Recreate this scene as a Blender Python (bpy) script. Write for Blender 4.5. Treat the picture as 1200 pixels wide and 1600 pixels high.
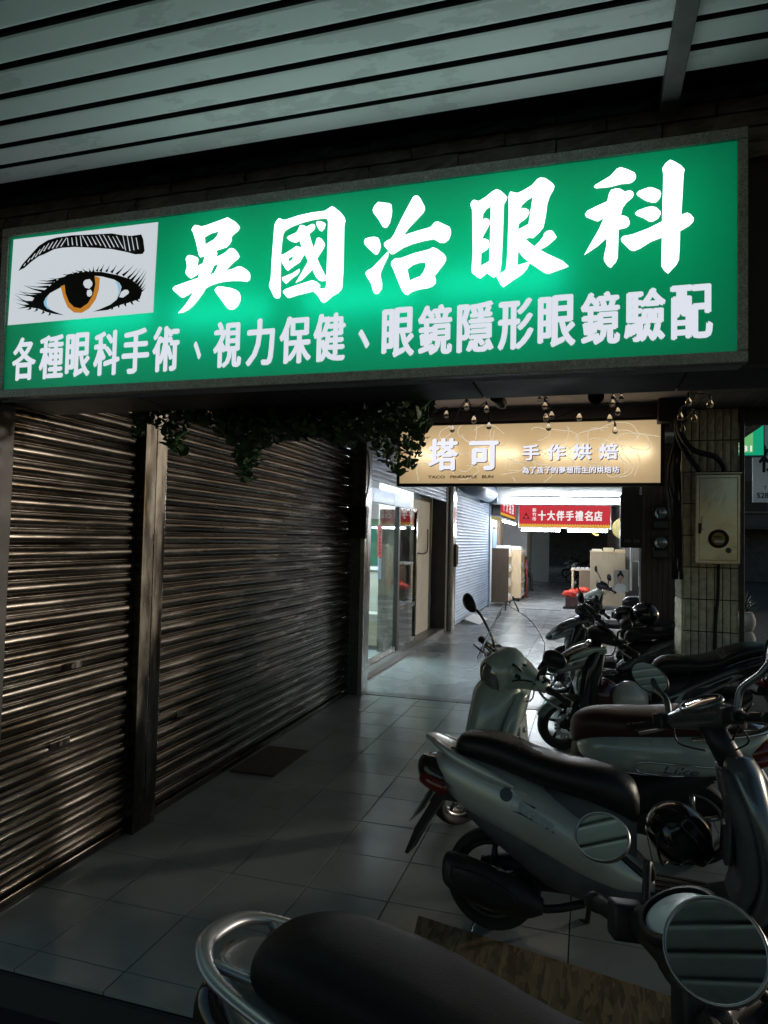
import bpy, bmesh, math, random
from mathutils import Vector, Matrix
PI = math.pi
rnd = random.Random(7)
scene = bpy.context.scene
for o in list(bpy.data.objects): bpy.data.objects.remove(o)
COL = scene.collection

# ---------------------------------------------------------------- camera
CAM_H, YAW, PITCH, ROLL = 1.652, .2919, .0407, .0224
fwd = Vector((-math.sin(YAW)*math.cos(PITCH), math.cos(YAW)*math.cos(PITCH), math.sin(PITCH)))
rgt = Vector((math.cos(YAW), math.sin(YAW), 0)); upv = rgt.cross(fwd)
r2 = rgt*math.cos(ROLL)+upv*math.sin(ROLL); u2 = -rgt*math.sin(ROLL)+upv*math.cos(ROLL)
cam = bpy.data.cameras.new('camera'); cam.sensor_fit = 'VERTICAL'; cam.sensor_height = 36; cam.sensor_width = 27
cam.lens = 1059.3/1600*36; cam.clip_start = .02; cam.clip_end = 600
co = bpy.data.objects.new('camera', cam); COL.objects.link(co)
co.matrix_world = Matrix(((r2.x, u2.x, -fwd.x, 0), (r2.y, u2.y, -fwd.y, 0), (r2.z, u2.z, -fwd.z, CAM_H), (0, 0, 0, 1)))
scene.camera = co

# ---------------------------------------------------------------- night sky, one low warm sun standing for the street light
SUN_AZ, SUN_EL = (.80, .60), math.radians(5.0)
world = bpy.data.worlds.new('World'); scene.world = world; world.use_nodes = True
wn = world.node_tree; wn.nodes.clear()
sky = wn.nodes.new('ShaderNodeTexSky'); sky.sky_type = 'NISHITA'; sky.sun_disc = False; sky.ozone_density = 1.6; sky.dust_density = .4
sky.sun_elevation = SUN_EL; sky.sun_rotation = math.atan2(SUN_AZ[0], SUN_AZ[1])
bg = wn.nodes.new('ShaderNodeBackground'); bg.inputs[1].default_value = .05
wo = wn.nodes.new('ShaderNodeOutputWorld')
wn.links.new(sky.outputs[0], bg.inputs[0]); wn.links.new(bg.outputs[0], wo.inputs[0])
sl = bpy.data.lights.new('sun', 'SUN'); sl.energy = .55; sl.angle = math.radians(3.0); sl.color = (1, .91, .79)
so = bpy.data.objects.new('sun', sl); COL.objects.link(so)
sd = Vector((SUN_AZ[0]*math.cos(SUN_EL), SUN_AZ[1]*math.cos(SUN_EL), math.sin(SUN_EL)))
so.rotation_euler = sd.to_track_quat('Z', 'Y').to_euler(); so.location = (6, 6, 6)
vs = scene.view_settings; vs.view_transform = 'Standard'; vs.look = 'None'; vs.exposure = 1.0; vs.gamma = 1; vs.use_curve_mapping = False
scene.cycles.use_denoising = True
scene.cycles.max_bounces = 7; scene.cycles.diffuse_bounces = 3; scene.cycles.glossy_bounces = 4; scene.cycles.transmission_bounces = 6
scene.cycles.transparent_max_bounces = 8; scene.cycles.sample_clamp_indirect = 4; scene.cycles.caustics_reflective = False; scene.cycles.caustics_refractive = False

# ---------------------------------------------------------------- materials
M = {}
def _new(name):
    m = bpy.data.materials.new(name); m.use_nodes = True
    nt = m.node_tree; nt.nodes.clear(); out = nt.nodes.new('ShaderNodeOutputMaterial')
    M[name] = m
    return m, nt, out
def mat(name, col, rough=.5, metal=0, var=.12, scale=6, coords='pos', stretch=(1,1,1), bump=0, bscale=60, dirt=0, dirtcol=(.03,.028,.024), dscale=2.5,
        coat=0, spec=.5, rvar=.1, alpha=1, trans=0, ior=1.45, detail=5, dlow=.5, dhigh=.66):
    m, nt, out = _new(name); N = nt.nodes; Lk = nt.links
    p = N.new('ShaderNodeBsdfPrincipled'); Lk.new(p.outputs[0], out.inputs[0])
    p.inputs['Metallic'].default_value = metal; p.inputs['Coat Weight'].default_value = coat; p.inputs['Coat Roughness'].default_value = .06
    p.inputs['Specular IOR Level'].default_value = spec; p.inputs['Transmission Weight'].default_value = trans; p.inputs['IOR'].default_value = ior; p.inputs['Alpha'].default_value = alpha
    if coords == 'pos': g = N.new('ShaderNodeNewGeometry'); src = g.outputs['Position']
    else: g = N.new('ShaderNodeTexCoord'); src = g.outputs['Object']
    mp = N.new('ShaderNodeMapping'); mp.inputs['Scale'].default_value = stretch; Lk.new(src, mp.inputs[0])
    n = N.new('ShaderNodeTexNoise'); n.inputs['Scale'].default_value = scale; n.inputs['Detail'].default_value = detail; Lk.new(mp.outputs[0], n.inputs[0])
    mr = N.new('ShaderNodeMapRange'); mr.inputs[1].default_value = .25; mr.inputs[2].default_value = .75; mr.inputs[3].default_value = 1-var; mr.inputs[4].default_value = 1+var; Lk.new(n.outputs[0], mr.inputs[0])
    mx = N.new('ShaderNodeMix'); mx.data_type = 'RGBA'; mx.blend_type = 'MULTIPLY'; mx.inputs[0].default_value = 1; mx.inputs[6].default_value = (*col, 1); Lk.new(mr.outputs[0], mx.inputs[7])
    c = mx.outputs[2]
    if dirt:
        d = N.new('ShaderNodeTexNoise'); d.inputs['Scale'].default_value = dscale; d.inputs['Detail'].default_value = 8; d.inputs['Roughness'].default_value = .65; Lk.new(mp.outputs[0], d.inputs[0])
        dr = N.new('ShaderNodeMapRange'); dr.inputs[1].default_value = dlow; dr.inputs[2].default_value = dhigh; dr.inputs[4].default_value = dirt; Lk.new(d.outputs[0], dr.inputs[0])
        m2 = N.new('ShaderNodeMix'); m2.data_type = 'RGBA'; Lk.new(dr.outputs[0], m2.inputs[0]); Lk.new(c, m2.inputs[6]); m2.inputs[7].default_value = (*dirtcol, 1); c = m2.outputs[2]
    Lk.new(c, p.inputs['Base Color'])
    rr = N.new('ShaderNodeMapRange'); rr.inputs[1].default_value = .3; rr.inputs[2].default_value = .7; rr.inputs[3].default_value = max(.02, rough-rvar); rr.inputs[4].default_value = min(1, rough+rvar); Lk.new(n.outputs[0], rr.inputs[0]); Lk.new(rr.outputs[0], p.inputs['Roughness'])
    if bump:
        b = N.new('ShaderNodeTexNoise'); b.inputs['Scale'].default_value = bscale; b.inputs['Detail'].default_value = 4; Lk.new(mp.outputs[0], b.inputs[0])
        bn = N.new('ShaderNodeBump'); bn.inputs['Strength'].default_value = bump; bn.inputs['Distance'].default_value = .004; Lk.new(b.outputs[0], bn.inputs['Height']); Lk.new(bn.outputs[0], p.inputs['Normal'])
    return m
def emit(name, col, s, sample=True):
    m, nt, out = _new(name); e = nt.nodes.new('ShaderNodeEmission'); e.inputs[0].default_value = (*col, 1); e.inputs[1].default_value = s
    nt.links.new(e.outputs[0], out.inputs[0])
    if not sample: m.cycles.emission_sampling = 'NONE'
    return m
def backlit(name, col, e, tcol, rough_noise=.06):
    # backlit sign face: even glow of its own plus the light of the tubes in the box behind it
    m, nt, out = _new(name); N = nt.nodes; Lk = nt.links
    em = N.new('ShaderNodeEmission'); em.inputs[0].default_value = (*col, 1); em.inputs[1].default_value = e
    tr = N.new('ShaderNodeBsdfTranslucent'); tr.inputs[0].default_value = (*tcol, 1)
    gl = N.new('ShaderNodeBsdfGlossy'); gl.inputs[0].default_value = (.04, .04, .04, 1); gl.inputs[1].default_value = .35
    a = N.new('ShaderNodeAddShader'); b = N.new('ShaderNodeAddShader')
    Lk.new(em.outputs[0], a.inputs[0]); Lk.new(tr.outputs[0], a.inputs[1]); Lk.new(a.outputs[0], b.inputs[0]); Lk.new(gl.outputs[0], b.inputs[1]); Lk.new(b.outputs[0], out.inputs[0])
    return m
mat('asphalt', (.035,.035,.037), .85, var=.3, scale=40, bump=.6, bscale=180, dirt=.5, dscale=1.2)
mat('tile', (.36,.39,.36), .2, var=.09, scale=1.7, rvar=.06, dirt=.35, dirtcol=(.17,.17,.15), dscale=3.1, dlow=.5, dhigh=.75, bump=.04, bscale=25, spec=.5)
mat('grout', (.022,.022,.02), .9)
mat('tile_cool', (.40,.41,.42), .27, var=.06, scale=1.4, rvar=.025, dirt=.12, dirtcol=(.22,.22,.22), dscale=1.3, dlow=.4, dhigh=.7)
mat('granite', (.16,.155,.15), .35, var=.7, scale=220, detail=2)
mat('slat', (.17,.155,.14), .22, metal=.95, var=.3, scale=5, stretch=(1,.35,6), rvar=.10, dirt=.8, dirtcol=(.035,.03,.026), dscale=3.2, bump=.15, bscale=30)
mat('slat_blue', (.42,.51,.64), .42, metal=.35, var=.12, scale=4, stretch=(1,.4,3), dirt=.25)
mat('steel', (.55,.54,.52), .25, metal=1, var=.15, scale=5, stretch=(1,1,.15), rvar=.1, dirt=.3, dscale=6)
mat('steel_worn', (.15,.138,.12), .27, metal=1, var=.5, scale=9, stretch=(1,1,.25), rvar=.14, dirt=.85, dirtcol=(.04,.033,.026), dscale=7)
mat('cabinet', (.50,.55,.56), .2, metal=.6, var=.1, scale=3, rvar=.05, bump=1.0, bscale=4)
mat('awning', (.84,.88,.86), .55, var=.05, scale=3, dirt=.25, dirtcol=(.34,.37,.35), dscale=3.4, dlow=.55, dhigh=.58, stretch=(1,2.2,1), bump=.05, bscale=90)
mat('awning_edge', (.02,.02,.018), .8)
mat('dark_metal', (.06,.06,.058), .55, metal=.3, var=.3, dirt=.4)
mat('stone', (.20,.195,.19), .75, var=.45, scale=9, bump=1, bscale=22)
mat('mortar', (.06,.058,.055), .95)
mat('concrete', (.16,.155,.145), .85, var=.2, scale=4, dirt=.5, dirtcol=(.05,.048,.044), bump=.3)
mat('ceiling_paint', (.48,.44,.45), .8, var=.1, scale=2, dirt=.4, dirtcol=(.1,.09,.09))
mat('soffit', (.20,.185,.165), .6, var=.25, scale=12, bump=.3)
mat('pillar_tile', (.72,.66,.50), .5, var=.25, scale=14, bump=1.0, bscale=26, dirt=.35, dirtcol=(.12,.105,.08), dscale=16)
mat('wall_tile', (.13,.125,.115), .4, var=.3, scale=20, bump=.5)
mat('brown_panel', (.12,.085,.07), .6, var=.2, scale=3, stretch=(8,8,1), bump=.2)
mat('plaster', (.52,.49,.42), .8, var=.08, scale=8, bump=.3, bscale=40, dirt=.2, dirtcol=(.3,.28,.23))
mat('white_wall', (.78,.79,.78), .7, var=.05, dirt=.15, dirtcol=(.5,.5,.48))
mat('grey_tilewall', (.55,.55,.56), .45, var=.2, scale=60, detail=2)
mat('sign_frame', (.42,.44,.43), .5, metal=.25, var=.5, scale=160, detail=2, dirt=.3, dscale=40)
mat('sign_back', (.75,.75,.75), .8, var=.02)
mat('black_plastic', (.016,.016,.017), .42, var=.2, scale=10, bump=.12, bscale=220, coords='obj')
mat('grey_plastic', (.085,.09,.092), .55, var=.35, scale=9, dirt=.5, dirtcol=(.16,.16,.15), dscale=5, bump=.2, bscale=180, coords='obj')
mat('rubber', (.014,.014,.014), .75, var=.25, scale=14, dirt=.35, dirtcol=(.05,.045,.04), dscale=8, bump=.3, bscale=90, coords='obj')
mat('leather', (.014,.014,.015), .30, var=.3, scale=5, rvar=.07, bump=.35, bscale=260, coords='obj')
mat('leather_matte', (.006,.0065,.0075), .5, spec=.3, var=.25, scale=5, rvar=.07, bump=.4, bscale=300, coords='obj')
mat('leather_red', (.045,.012,.012), .36, var=.25, scale=5, rvar=.07, bump=.3, bscale=260, coords='obj')
mat('chrome', (.72,.72,.73), .1, metal=1, var=.06, rvar=.05)
mat('alloy', (.42,.42,.42), .34, metal=1, var=.12, scale=12, rvar=.08)
mat('cast_dark', (.05,.05,.05), .5, metal=.6, var=.4, scale=12, dirt=.5, dirtcol=(.08,.07,.055))
mat('mirror', (.82,.85,.84), .03, metal=1, var=.02, rvar=.01)
mat('lens_red', (.16,.012,.012), .12, var=.1, coat=.6)
mat('lens_smoke', (.03,.02,.02), .12, var=.1, coat=.6)
mat('lens_orange', (.5,.14,.02), .2, var=.1, coat=.4)
mat('lens_clear', (.30,.33,.33), .1, metal=.6, var=.4, scale=22, coat=.8, coords='obj')
mat('dial', (.62,.70,.74), .35, var=.05)
mat('paint_silver', (.60,.62,.57), .36, metal=.35, var=.07, scale=3, coat=.5, dirt=.2, dirtcol=(.2,.2,.17), dscale=4, coords='obj')
mat('paint_white', (.52,.59,.53), .28, metal=.1, var=.06, scale=3, coat=.7, dirt=.12, dirtcol=(.25,.27,.24), dscale=4, coords='obj')
mat('paint_dark', (.035,.038,.042), .3, metal=.45, var=.12, scale=3, coat=.7, coords='obj')
mat('paint_green', (.42,.50,.46), .32, metal=.45, var=.1, scale=3, coat=.6, coords='obj')
mat('paint_grey', (.16,.18,.19), .3, metal=.6, var=.1, scale=3, coat=.7, coords='obj')
mat('paint_black', (.012,.012,.013), .25, var=.1, coat=.8, coords='obj')
mat('rail_silver', (.50,.51,.52), .36, metal=.8, var=.08, scale=5, coat=.3, coords='obj')
mat('helmet_white', (.62,.62,.58), .3, coat=.6, var=.05, coords='obj')
mat('helmet_maroon', (.06,.012,.02), .22, coat=.8, var=.05, coords='obj')
mat('helmet_black', (.012,.012,.013), .2, coat=.8, var=.05, coords='obj')
mat('paper', (.75,.75,.72), .7, var=.04)
mat('sticker_dark', (.08,.10,.13), .5, var=.3, scale=60, coords='obj')
mat('sticker_pale', (.42,.50,.52), .5, var=.3, scale=60, coords='obj')
mat('yellow_tag', (.75,.70,.06), .5, var=.05)
mat('ivy_leaf', (.06,.13,.06), .5, var=.45, scale=25, spec=.3)
mat('ivy_stem', (.05,.04,.025), .8)
mat('cable', (.014,.014,.015), .55, var=.2)
m_, nt_, out_ = _new('osb'); N_ = nt_.nodes; K_ = nt_.links
p_ = N_.new('ShaderNodeBsdfPrincipled'); p_.inputs['Roughness'].default_value = .7; K_.new(p_.outputs[0], out_.inputs[0])
tc_ = N_.new('ShaderNodeTexCoord'); rp_ = None
for q_, (an_, sc_) in enumerate(((.5, 58), (1.7, 46))):
    mp_ = N_.new('ShaderNodeMapping'); mp_.inputs['Rotation'].default_value = (0, 0, an_); mp_.inputs['Scale'].default_value = (1, .2, 1); K_.new(tc_.outputs['Object'], mp_.inputs[0])
    vo_ = N_.new('ShaderNodeTexVoronoi'); vo_.inputs['Scale'].default_value = sc_; K_.new(mp_.outputs[0], vo_.inputs[0])
    sp_ = N_.new('ShaderNodeSeparateColor'); K_.new(vo_.outputs['Color'], sp_.inputs[0])
    cr_ = N_.new('ShaderNodeValToRGB'); cr_.color_ramp.elements[0].color = (.12,.08,.038,1); cr_.color_ramp.elements[1].color = (.34,.235,.115,1); K_.new(sp_.outputs[q_], cr_.inputs[0])
    if rp_ is None: rp_ = cr_.outputs[0]; first_ = sp_.outputs[2]
    else:
        mx_ = N_.new('ShaderNodeMix'); mx_.data_type = 'RGBA'; gt_ = N_.new('ShaderNodeMath'); gt_.operation = 'GREATER_THAN'; gt_.inputs[1].default_value = .5; K_.new(first_, gt_.inputs[0]); K_.new(gt_.outputs[0], mx_.inputs[0]); K_.new(rp_, mx_.inputs[6]); K_.new(cr_.outputs[0], mx_.inputs[7]); K_.new(mx_.outputs[2], p_.inputs['Base Color'])
        bn_ = N_.new('ShaderNodeBump'); bn_.inputs['Strength'].default_value = .5; bn_.inputs['Distance'].default_value = .002; K_.new(sp_.outputs[0], bn_.inputs['Height']); K_.new(bn_.outputs[0], p_.inputs['Normal'])
mat('mat_brown', (.075,.055,.035), .95, var=.4, scale=30, bump=.6, bscale=200)
mat('wood_dark', (.19,.135,.095), .5, var=.22, scale=4, stretch=(9,9,.8), rvar=.05)
mat('wood_light', (.60,.46,.30), .5, var=.12, scale=4, stretch=(9,9,.8), rvar=.05)
mat('wood_table', (.50,.40,.28), .5, var=.12, scale=4, stretch=(9,9,.8))
mat('carton', (.48,.42,.28), .8, var=.1)
mat('red_plastic', (.62,.05,.03), .45, var=.15)
mat('crate_dark', (.07,.03,.03), .5, var=.3)
mat('red_frame', (.28,.035,.03), .5)
mat('goods_white', (.75,.76,.78), .35, var=.3, scale=25)
mat('goods_yellow', (.75,.62,.25), .5, var=.2, scale=20)
mat('goods_blue', (.25,.42,.68), .5, var=.15)
mat('poster_green', (.02,.22,.14), .5, var=.1)
mat('poster_photo', (.60,.55,.42), .5, var=.5, scale=22)
mat('print_red', (.62,.05,.07), .5, var=.1)
mat('print_red_dim', (.22,.05,.05), .5, var=.1)
mat('print_navy', (.04,.07,.22), .5, var=.1)
mat('print_black', (.015,.015,.015), .6)
mat('print_white', (.78,.78,.80), .5, var=.02)
mat('terracotta', (.42,.38,.33), .8, var=.15, scale=8, stretch=(1,1,12), bump=.4)
mat('plant_leaf', (.05,.10,.045), .5, var=.4, scale=30)
mat('skin', (.45,.29,.21), .55, var=.05, coords='obj')
mat('hair', (.012,.010,.009), .4, var=.3, coords='obj')
mat('shirt_dark', (.03,.03,.035), .8, coords='obj')
mat('facade_dark', (.09,.09,.095), .8, var=.25, scale=2, dirt=.5)
mat('glass_bulb', (.9,.9,.9), .03, trans=1, ior=1.35, var=0, rvar=0)
def clear_glass(name, tint, gloss, rough=.02):
    m, nt, out = _new(name); N = nt.nodes; Lk = nt.links
    t = N.new('ShaderNodeBsdfTransparent'); t.inputs[0].default_value = (*tint, 1)
    g = N.new('ShaderNodeBsdfGlossy'); g.inputs[1].default_value = rough; g.inputs[0].default_value = (.9,.95,.95,1)
    lw = N.new('ShaderNodeLayerWeight'); lw.inputs[0].default_value = .5
    pw = N.new('ShaderNodeMath'); pw.operation = 'POWER'; pw.inputs[1].default_value = 5; Lk.new(lw.outputs['Facing'], pw.inputs[0])
    ma = N.new('ShaderNodeMath'); ma.operation = 'MULTIPLY_ADD'; ma.inputs[1].default_value = .9*gloss; ma.inputs[2].default_value = .04*gloss; Lk.new(pw.outputs[0], ma.inputs[0])
    mx = N.new('ShaderNodeMixShader'); Lk.new(ma.outputs[0], mx.inputs[0]); Lk.new(t.outputs[0], mx.inputs[1]); Lk.new(g.outputs[0], mx.inputs[2]); Lk.new(mx.outputs[0], out.inputs[0])
clear_glass('pane', (.88,.97,.96), .45)
clear_glass('door_glass', (.55,.55,.53), 1)
clear_glass('screen_clear', (.90,.93,.94), 1.3)
# lit things
backlit('sign_green', (.002,.56,.27), .055, (.003,.62,.36))
backlit('sign_tan', (.80,.60,.34), .20, (.75,.57,.34))
emit('sign_white', (.88,.93,1), 1.35)
emit('sign_white_soft', (.86,.90,1), .42, False)
emit('picture_white', (.80,.87,.92), .36)
emit('tan_letters', (.88,.88,1), .5, False)
emit('tan_lines', (.96,.82,.60), .36, False)
emit('tube', (.93,.97,1), 3.2)
emit('tube_box', (.95,1,.97), 1.7)
emit('tube_far', (.86,.94,1), 58)
emit('tube_room', (.82,.95,1), 420)
emit('sign_red', (.78,.055,.075), .36)
emit('sign_red_white', (1,.93,.93), .45, False)
emit('sign_yellow', (.95,.55,.08), .38, False)
emit('far_green', (.01,.42,.22), .38)
emit('far_green_light', (.20,.62,.22), .36, False)
emit('far_lamp', (1,.62,.18), 2)
emit('far_window', (.9,.85,.7), .08)
mat('ink', (.006,.006,.006), .6, var=.05)
mat('orange_print', (.55,.23,.03), .5, var=.03)
emit('iris_orange', (.60,.24,.03), .4, False)
emit('tint_blue', (.30,.66,.88), .38, False)
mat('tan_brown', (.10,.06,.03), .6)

# ---------------------------------------------------------------- mesh helpers
def to_obj(name, bm, m, parent=None, smooth=False, loc=None, rot=None, angle=None):
    me = bpy.data.meshes.new(name); bm.normal_update(); bm.to_mesh(me); bm.free()
    return link(name, me, m, parent, smooth, loc, rot)
def link(name, me, m, parent=None, smooth=False, loc=None, rot=None):
    if m is not None and not me.materials: me.materials.append(M[m])
    if smooth:
        for p in me.polygons: p.use_smooth = True
    o = bpy.data.objects.new(name, me); COL.objects.link(o)
    if parent: o.parent = parent
    if loc is not None: o.location = loc
    if rot is not None: o.rotation_euler = rot
    return o
def tag(o, label, cat, group=None):
    o['label'] = label; o['category'] = cat
    if group: o['group'] = group
    return o
def thing(name, label, cat, loc=(0,0,0), rot=(0,0,0), group=None):
    o = bpy.data.objects.new(name, None); COL.objects.link(o); o.location = loc; o.rotation_euler = rot; o.empty_display_size = .1
    return tag(o, label, cat, group)
def struct(o): o['kind'] = 'structure'; return o
def box(bm, x0, x1, y0, y1, z0, z1, bev=0):
    g = bmesh.new()
    r = bmesh.ops.create_cube(g, size=1)
    for v in g.verts: v.co = Vector((x0+(v.co.x+.5)*(x1-x0), y0+(v.co.y+.5)*(y1-y0), z0+(v.co.z+.5)*(z1-z0)))
    if bev: bmesh.ops.bevel(g, geom=list(g.edges), offset=bev, segments=2, affect='EDGES', profile=.6)
    merge(bm, g)
def merge(bm, g):
    me = bpy.data.meshes.new('tmp'); g.to_mesh(me); g.free(); bm.from_mesh(me); bpy.data.meshes.remove(me)
def boxo(name, x0, x1, y0, y1, z0, z1, m, parent=None, bev=0, loc=None, rot=None):
    bm = bmesh.new(); box(bm, x0, x1, y0, y1, z0, z1, bev)
    return to_obj(name, bm, m, parent, False, loc, rot)
def catmull(P, n):
    P = [Vector(p) for p in P]; out = []
    for i in range(len(P)-1):
        a, b, c, d = P[max(i-1, 0)], P[i], P[i+1], P[min(i+2, len(P)-1)]
        for k in range(n):
            t = k/n
            out.append(.5*((2*b)+(c-a)*t+(2*a-5*b+4*c-d)*t*t+(3*b-a-3*c+d)*t**3))
    out.append(P[-1]); return out
def tube(bm, pts, r, k=10, n=4, cap=True, flat=None):
    """tube along a smooth path; r a number or a list per control point; flat=(sy) squashes"""
    R = r if isinstance(r, (list, tuple)) else [r]*len(pts)
    Q = catmull([(*p, ) for p in pts], n) if n > 1 else [Vector(p) for p in pts]
    rr = [v.x for v in catmull([(q, 0, 0) for q in R], n)] if n > 1 else list(R)
    rings = []; prev = None
    for i, p in enumerate(Q):
        t = (Q[min(i+1, len(Q)-1)]-Q[max(i-1, 0)]).normalized()
        if prev is None:
            a = t.cross(Vector((0, 0, 1)))
            if a.length < .1: a = t.cross(Vector((0, 1, 0)))
        else: a = prev-t*prev.dot(t)
        a.normalize(); prev = a; b = t.cross(a)
        ring = []
        for j in range(k):
            an = 2*PI*j/k; s = flat or (1, 1)
            ring.append(bm.verts.new(p+a*math.cos(an)*rr[i]*s[0]+b*math.sin(an)*rr[i]*s[1]))
        rings.append(ring)
    skin(bm, rings, cap)
def skin(bm, rings, cap=True):
    k = len(rings[0])
    for A, B in zip(rings, rings[1:]):
        for j in range(k): bm.faces.new((A[j], A[(j+1) % k], B[(j+1) % k], B[j]))
    if cap: bm.faces.new(rings[0][::-1]); bm.faces.new(rings[-1])
def sgn(v): return -1 if v < 0 else 1
def sup(k, hw, hh, e):
    o = []
    for j in range(k):
        a = 2*PI*(j+.5)/k; c, s = math.cos(a), math.sin(a)
        o.append((sgn(c)*abs(c)**(2/e)*hw, sgn(s)*abs(s)**(2/e)*hh))
    return o
def interp(secs, n):
    """smooth interpolation of tuples of numbers"""
    out = []
    for i in range(len(secs)-1):
        A, B, C, D = secs[max(i-1, 0)], secs[i], secs[i+1], secs[min(i+2, len(secs)-1)]
        for q in range(n):
            t = q/n
            out.append([.5*((2*b)+(c-a)*t+(2*a-5*b+4*c-d)*t*t+(3*b-a-3*c+d)*t**3) for a, b, c, d in zip(A, B, C, D)])
    out.append(list(secs[-1])); return out
def loftx(bm, secs, k=22, n=4, xf=None):
    """sections (x, yc, zc, halfwidth, halfheight, exponent) along x"""
    rings = []
    for s in interp(secs, n):
        x, yc, zc, hw, hh, e = s
        ring = []
        for a, b in sup(k, max(hw, .002), max(hh, .002), e):
            v = Vector((x, yc+a, zc+b))
            ring.append(bm.verts.new(xf(v) if xf else v))
        rings.append(ring)
    skin(bm, rings)
def loftz(bm, secs, k=22, n=4, xf=None, half=0):
    """sections (z, xc, yc, half-x, half-y, exponent) going up"""
    rings = []
    for s in interp(secs, n):
        z, xc, yc, hx, hy, e = s
        ring = []
        for a, b in sup(k, max(hx, .002), max(hy, .002), e):
            v = Vector((xc+a, yc+b, z)); ring.append(bm.verts.new(xf(v) if xf else v))
        rings.append(ring)
    skin(bm, rings)
def lathe(bm, prof, k=32, axis='y', c=(0,0,0), close=False):
    rings = []
    for r, h in prof:
        ring = []
        for j in range(k):
            a = 2*PI*j/k
            if axis == 'y': v = Vector((c[0]+r*math.cos(a), c[1]+h, c[2]+r*math.sin(a)))
            elif axis == 'z': v = Vector((c[0]+r*math.cos(a), c[1]+r*math.sin(a), c[2]+h))
            else: v = Vector((c[0]+h, c[1]+r*math.cos(a), c[2]+r*math.sin(a)))
            ring.append(bm.verts.new(v))
        rings.append(ring)
    if close: rings.append(rings[0])
    for A, B in zip(rings, rings[1:]):
        for j in range(k):
            try: bm.faces.new((A[j], A[(j+1) % k], B[(j+1) % k], B[j]))
            except ValueError: pass
def curve_fill(rings2d):
    """filled 2-D outline with holes -> (verts, faces)"""
    c = bpy.data.curves.new('tmp', 'CURVE'); c.dimensions = '2D'; c.fill_mode = 'FRONT'
    for r in rings2d:
        s = c.splines.new('POLY'); s.points.add(len(r)-1); s.use_cyclic_u = True
        for p, (x, y) in zip(s.points, r): p.co = (x, y, 0, 1)
    return eval_curve(c)
def eval_curve(c):
    o = bpy.data.objects.new('tmp', c); COL.objects.link(o); dg = bpy.context.evaluated_depsgraph_get()
    me = bpy.data.meshes.new_from_object(o.evaluated_get(dg)); bpy.data.objects.remove(o); bpy.data.curves.remove(c)
    V = [tuple(v.co)[:2] for v in me.vertices]; F = [tuple(p.vertices) for p in me.polygons]
    bpy.data.meshes.remove(me)
    return V, F
_tc = {}
def glyph(s):
    if s not in _tc:
        c = bpy.data.curves.new('tmp', 'FONT'); c.body = s; c.size = 1; c.resolution_u = 3
        _tc[s] = eval_curve(c)
    return _tc[s]
def plane_map(facing, base):
    """2-D (right, up) -> 3-D on a plane. '-y': faces the camera side, '+x': faces into the arcade from the left wall"""
    if facing == '-y': return lambda x, z, d=0: Vector((x, base-d, z))
    if facing == '+x': return lambda x, z, d=0: Vector((base+d, x, z))
    if facing == '-x': return lambda x, z, d=0: Vector((base-d, x, z))
def flat_mesh(bm, V, F, pm, d=0):
    vs_ = [bm.verts.new(pm(x, y, d)) for x, y in V]
    for f in F:
        try: bm.faces.new([vs_[i] for i in f])
        except ValueError: pass
def glyph_fit(bm, s, x0, x1, z0, z1, pm, bold=0, d=0):
    V, F = glyph(s)
    if not V: return
    ax, bx = min(v[0] for v in V), max(v[0] for v in V); ay, by = min(v[1] for v in V), max(v[1] for v in V)
    x0 += bold; x1 -= bold; z0 += bold*.7; z1 -= bold*.7
    sx = (x1-x0)/(bx-ax); sz = (z1-z0)/max(by-ay, 1e-6)
    sh = [(0, 0)] if not bold else [(-bold, 0), (bold, 0), (0, bold*.7), (0, -bold*.7), (bold*.7, bold*.5), (-bold*.7, -bold*.5)]
    for i, (dx, dz) in enumerate(sh):
        flat_mesh(bm, [(x0+(x-ax)*sx+dx, z0+(y-ay)*sz+dz) for x, y in V], F, pm, d+i*.00012)
def glyph_line(bm, s, x0, x1, zc, h, pm, bold=0, d=0):
    """a line of latin text set by its font spacing between x0 and x1"""
    V, F = glyph(s); ax, bx = min(v[0] for v in V), max(v[0] for v in V)
    ay, by = min(v[1] for v in V), max(v[1] for v in V)
    glyph_fit(bm, s, x0, x1, zc-h/2, zc+h/2, pm, bold, d)
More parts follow.
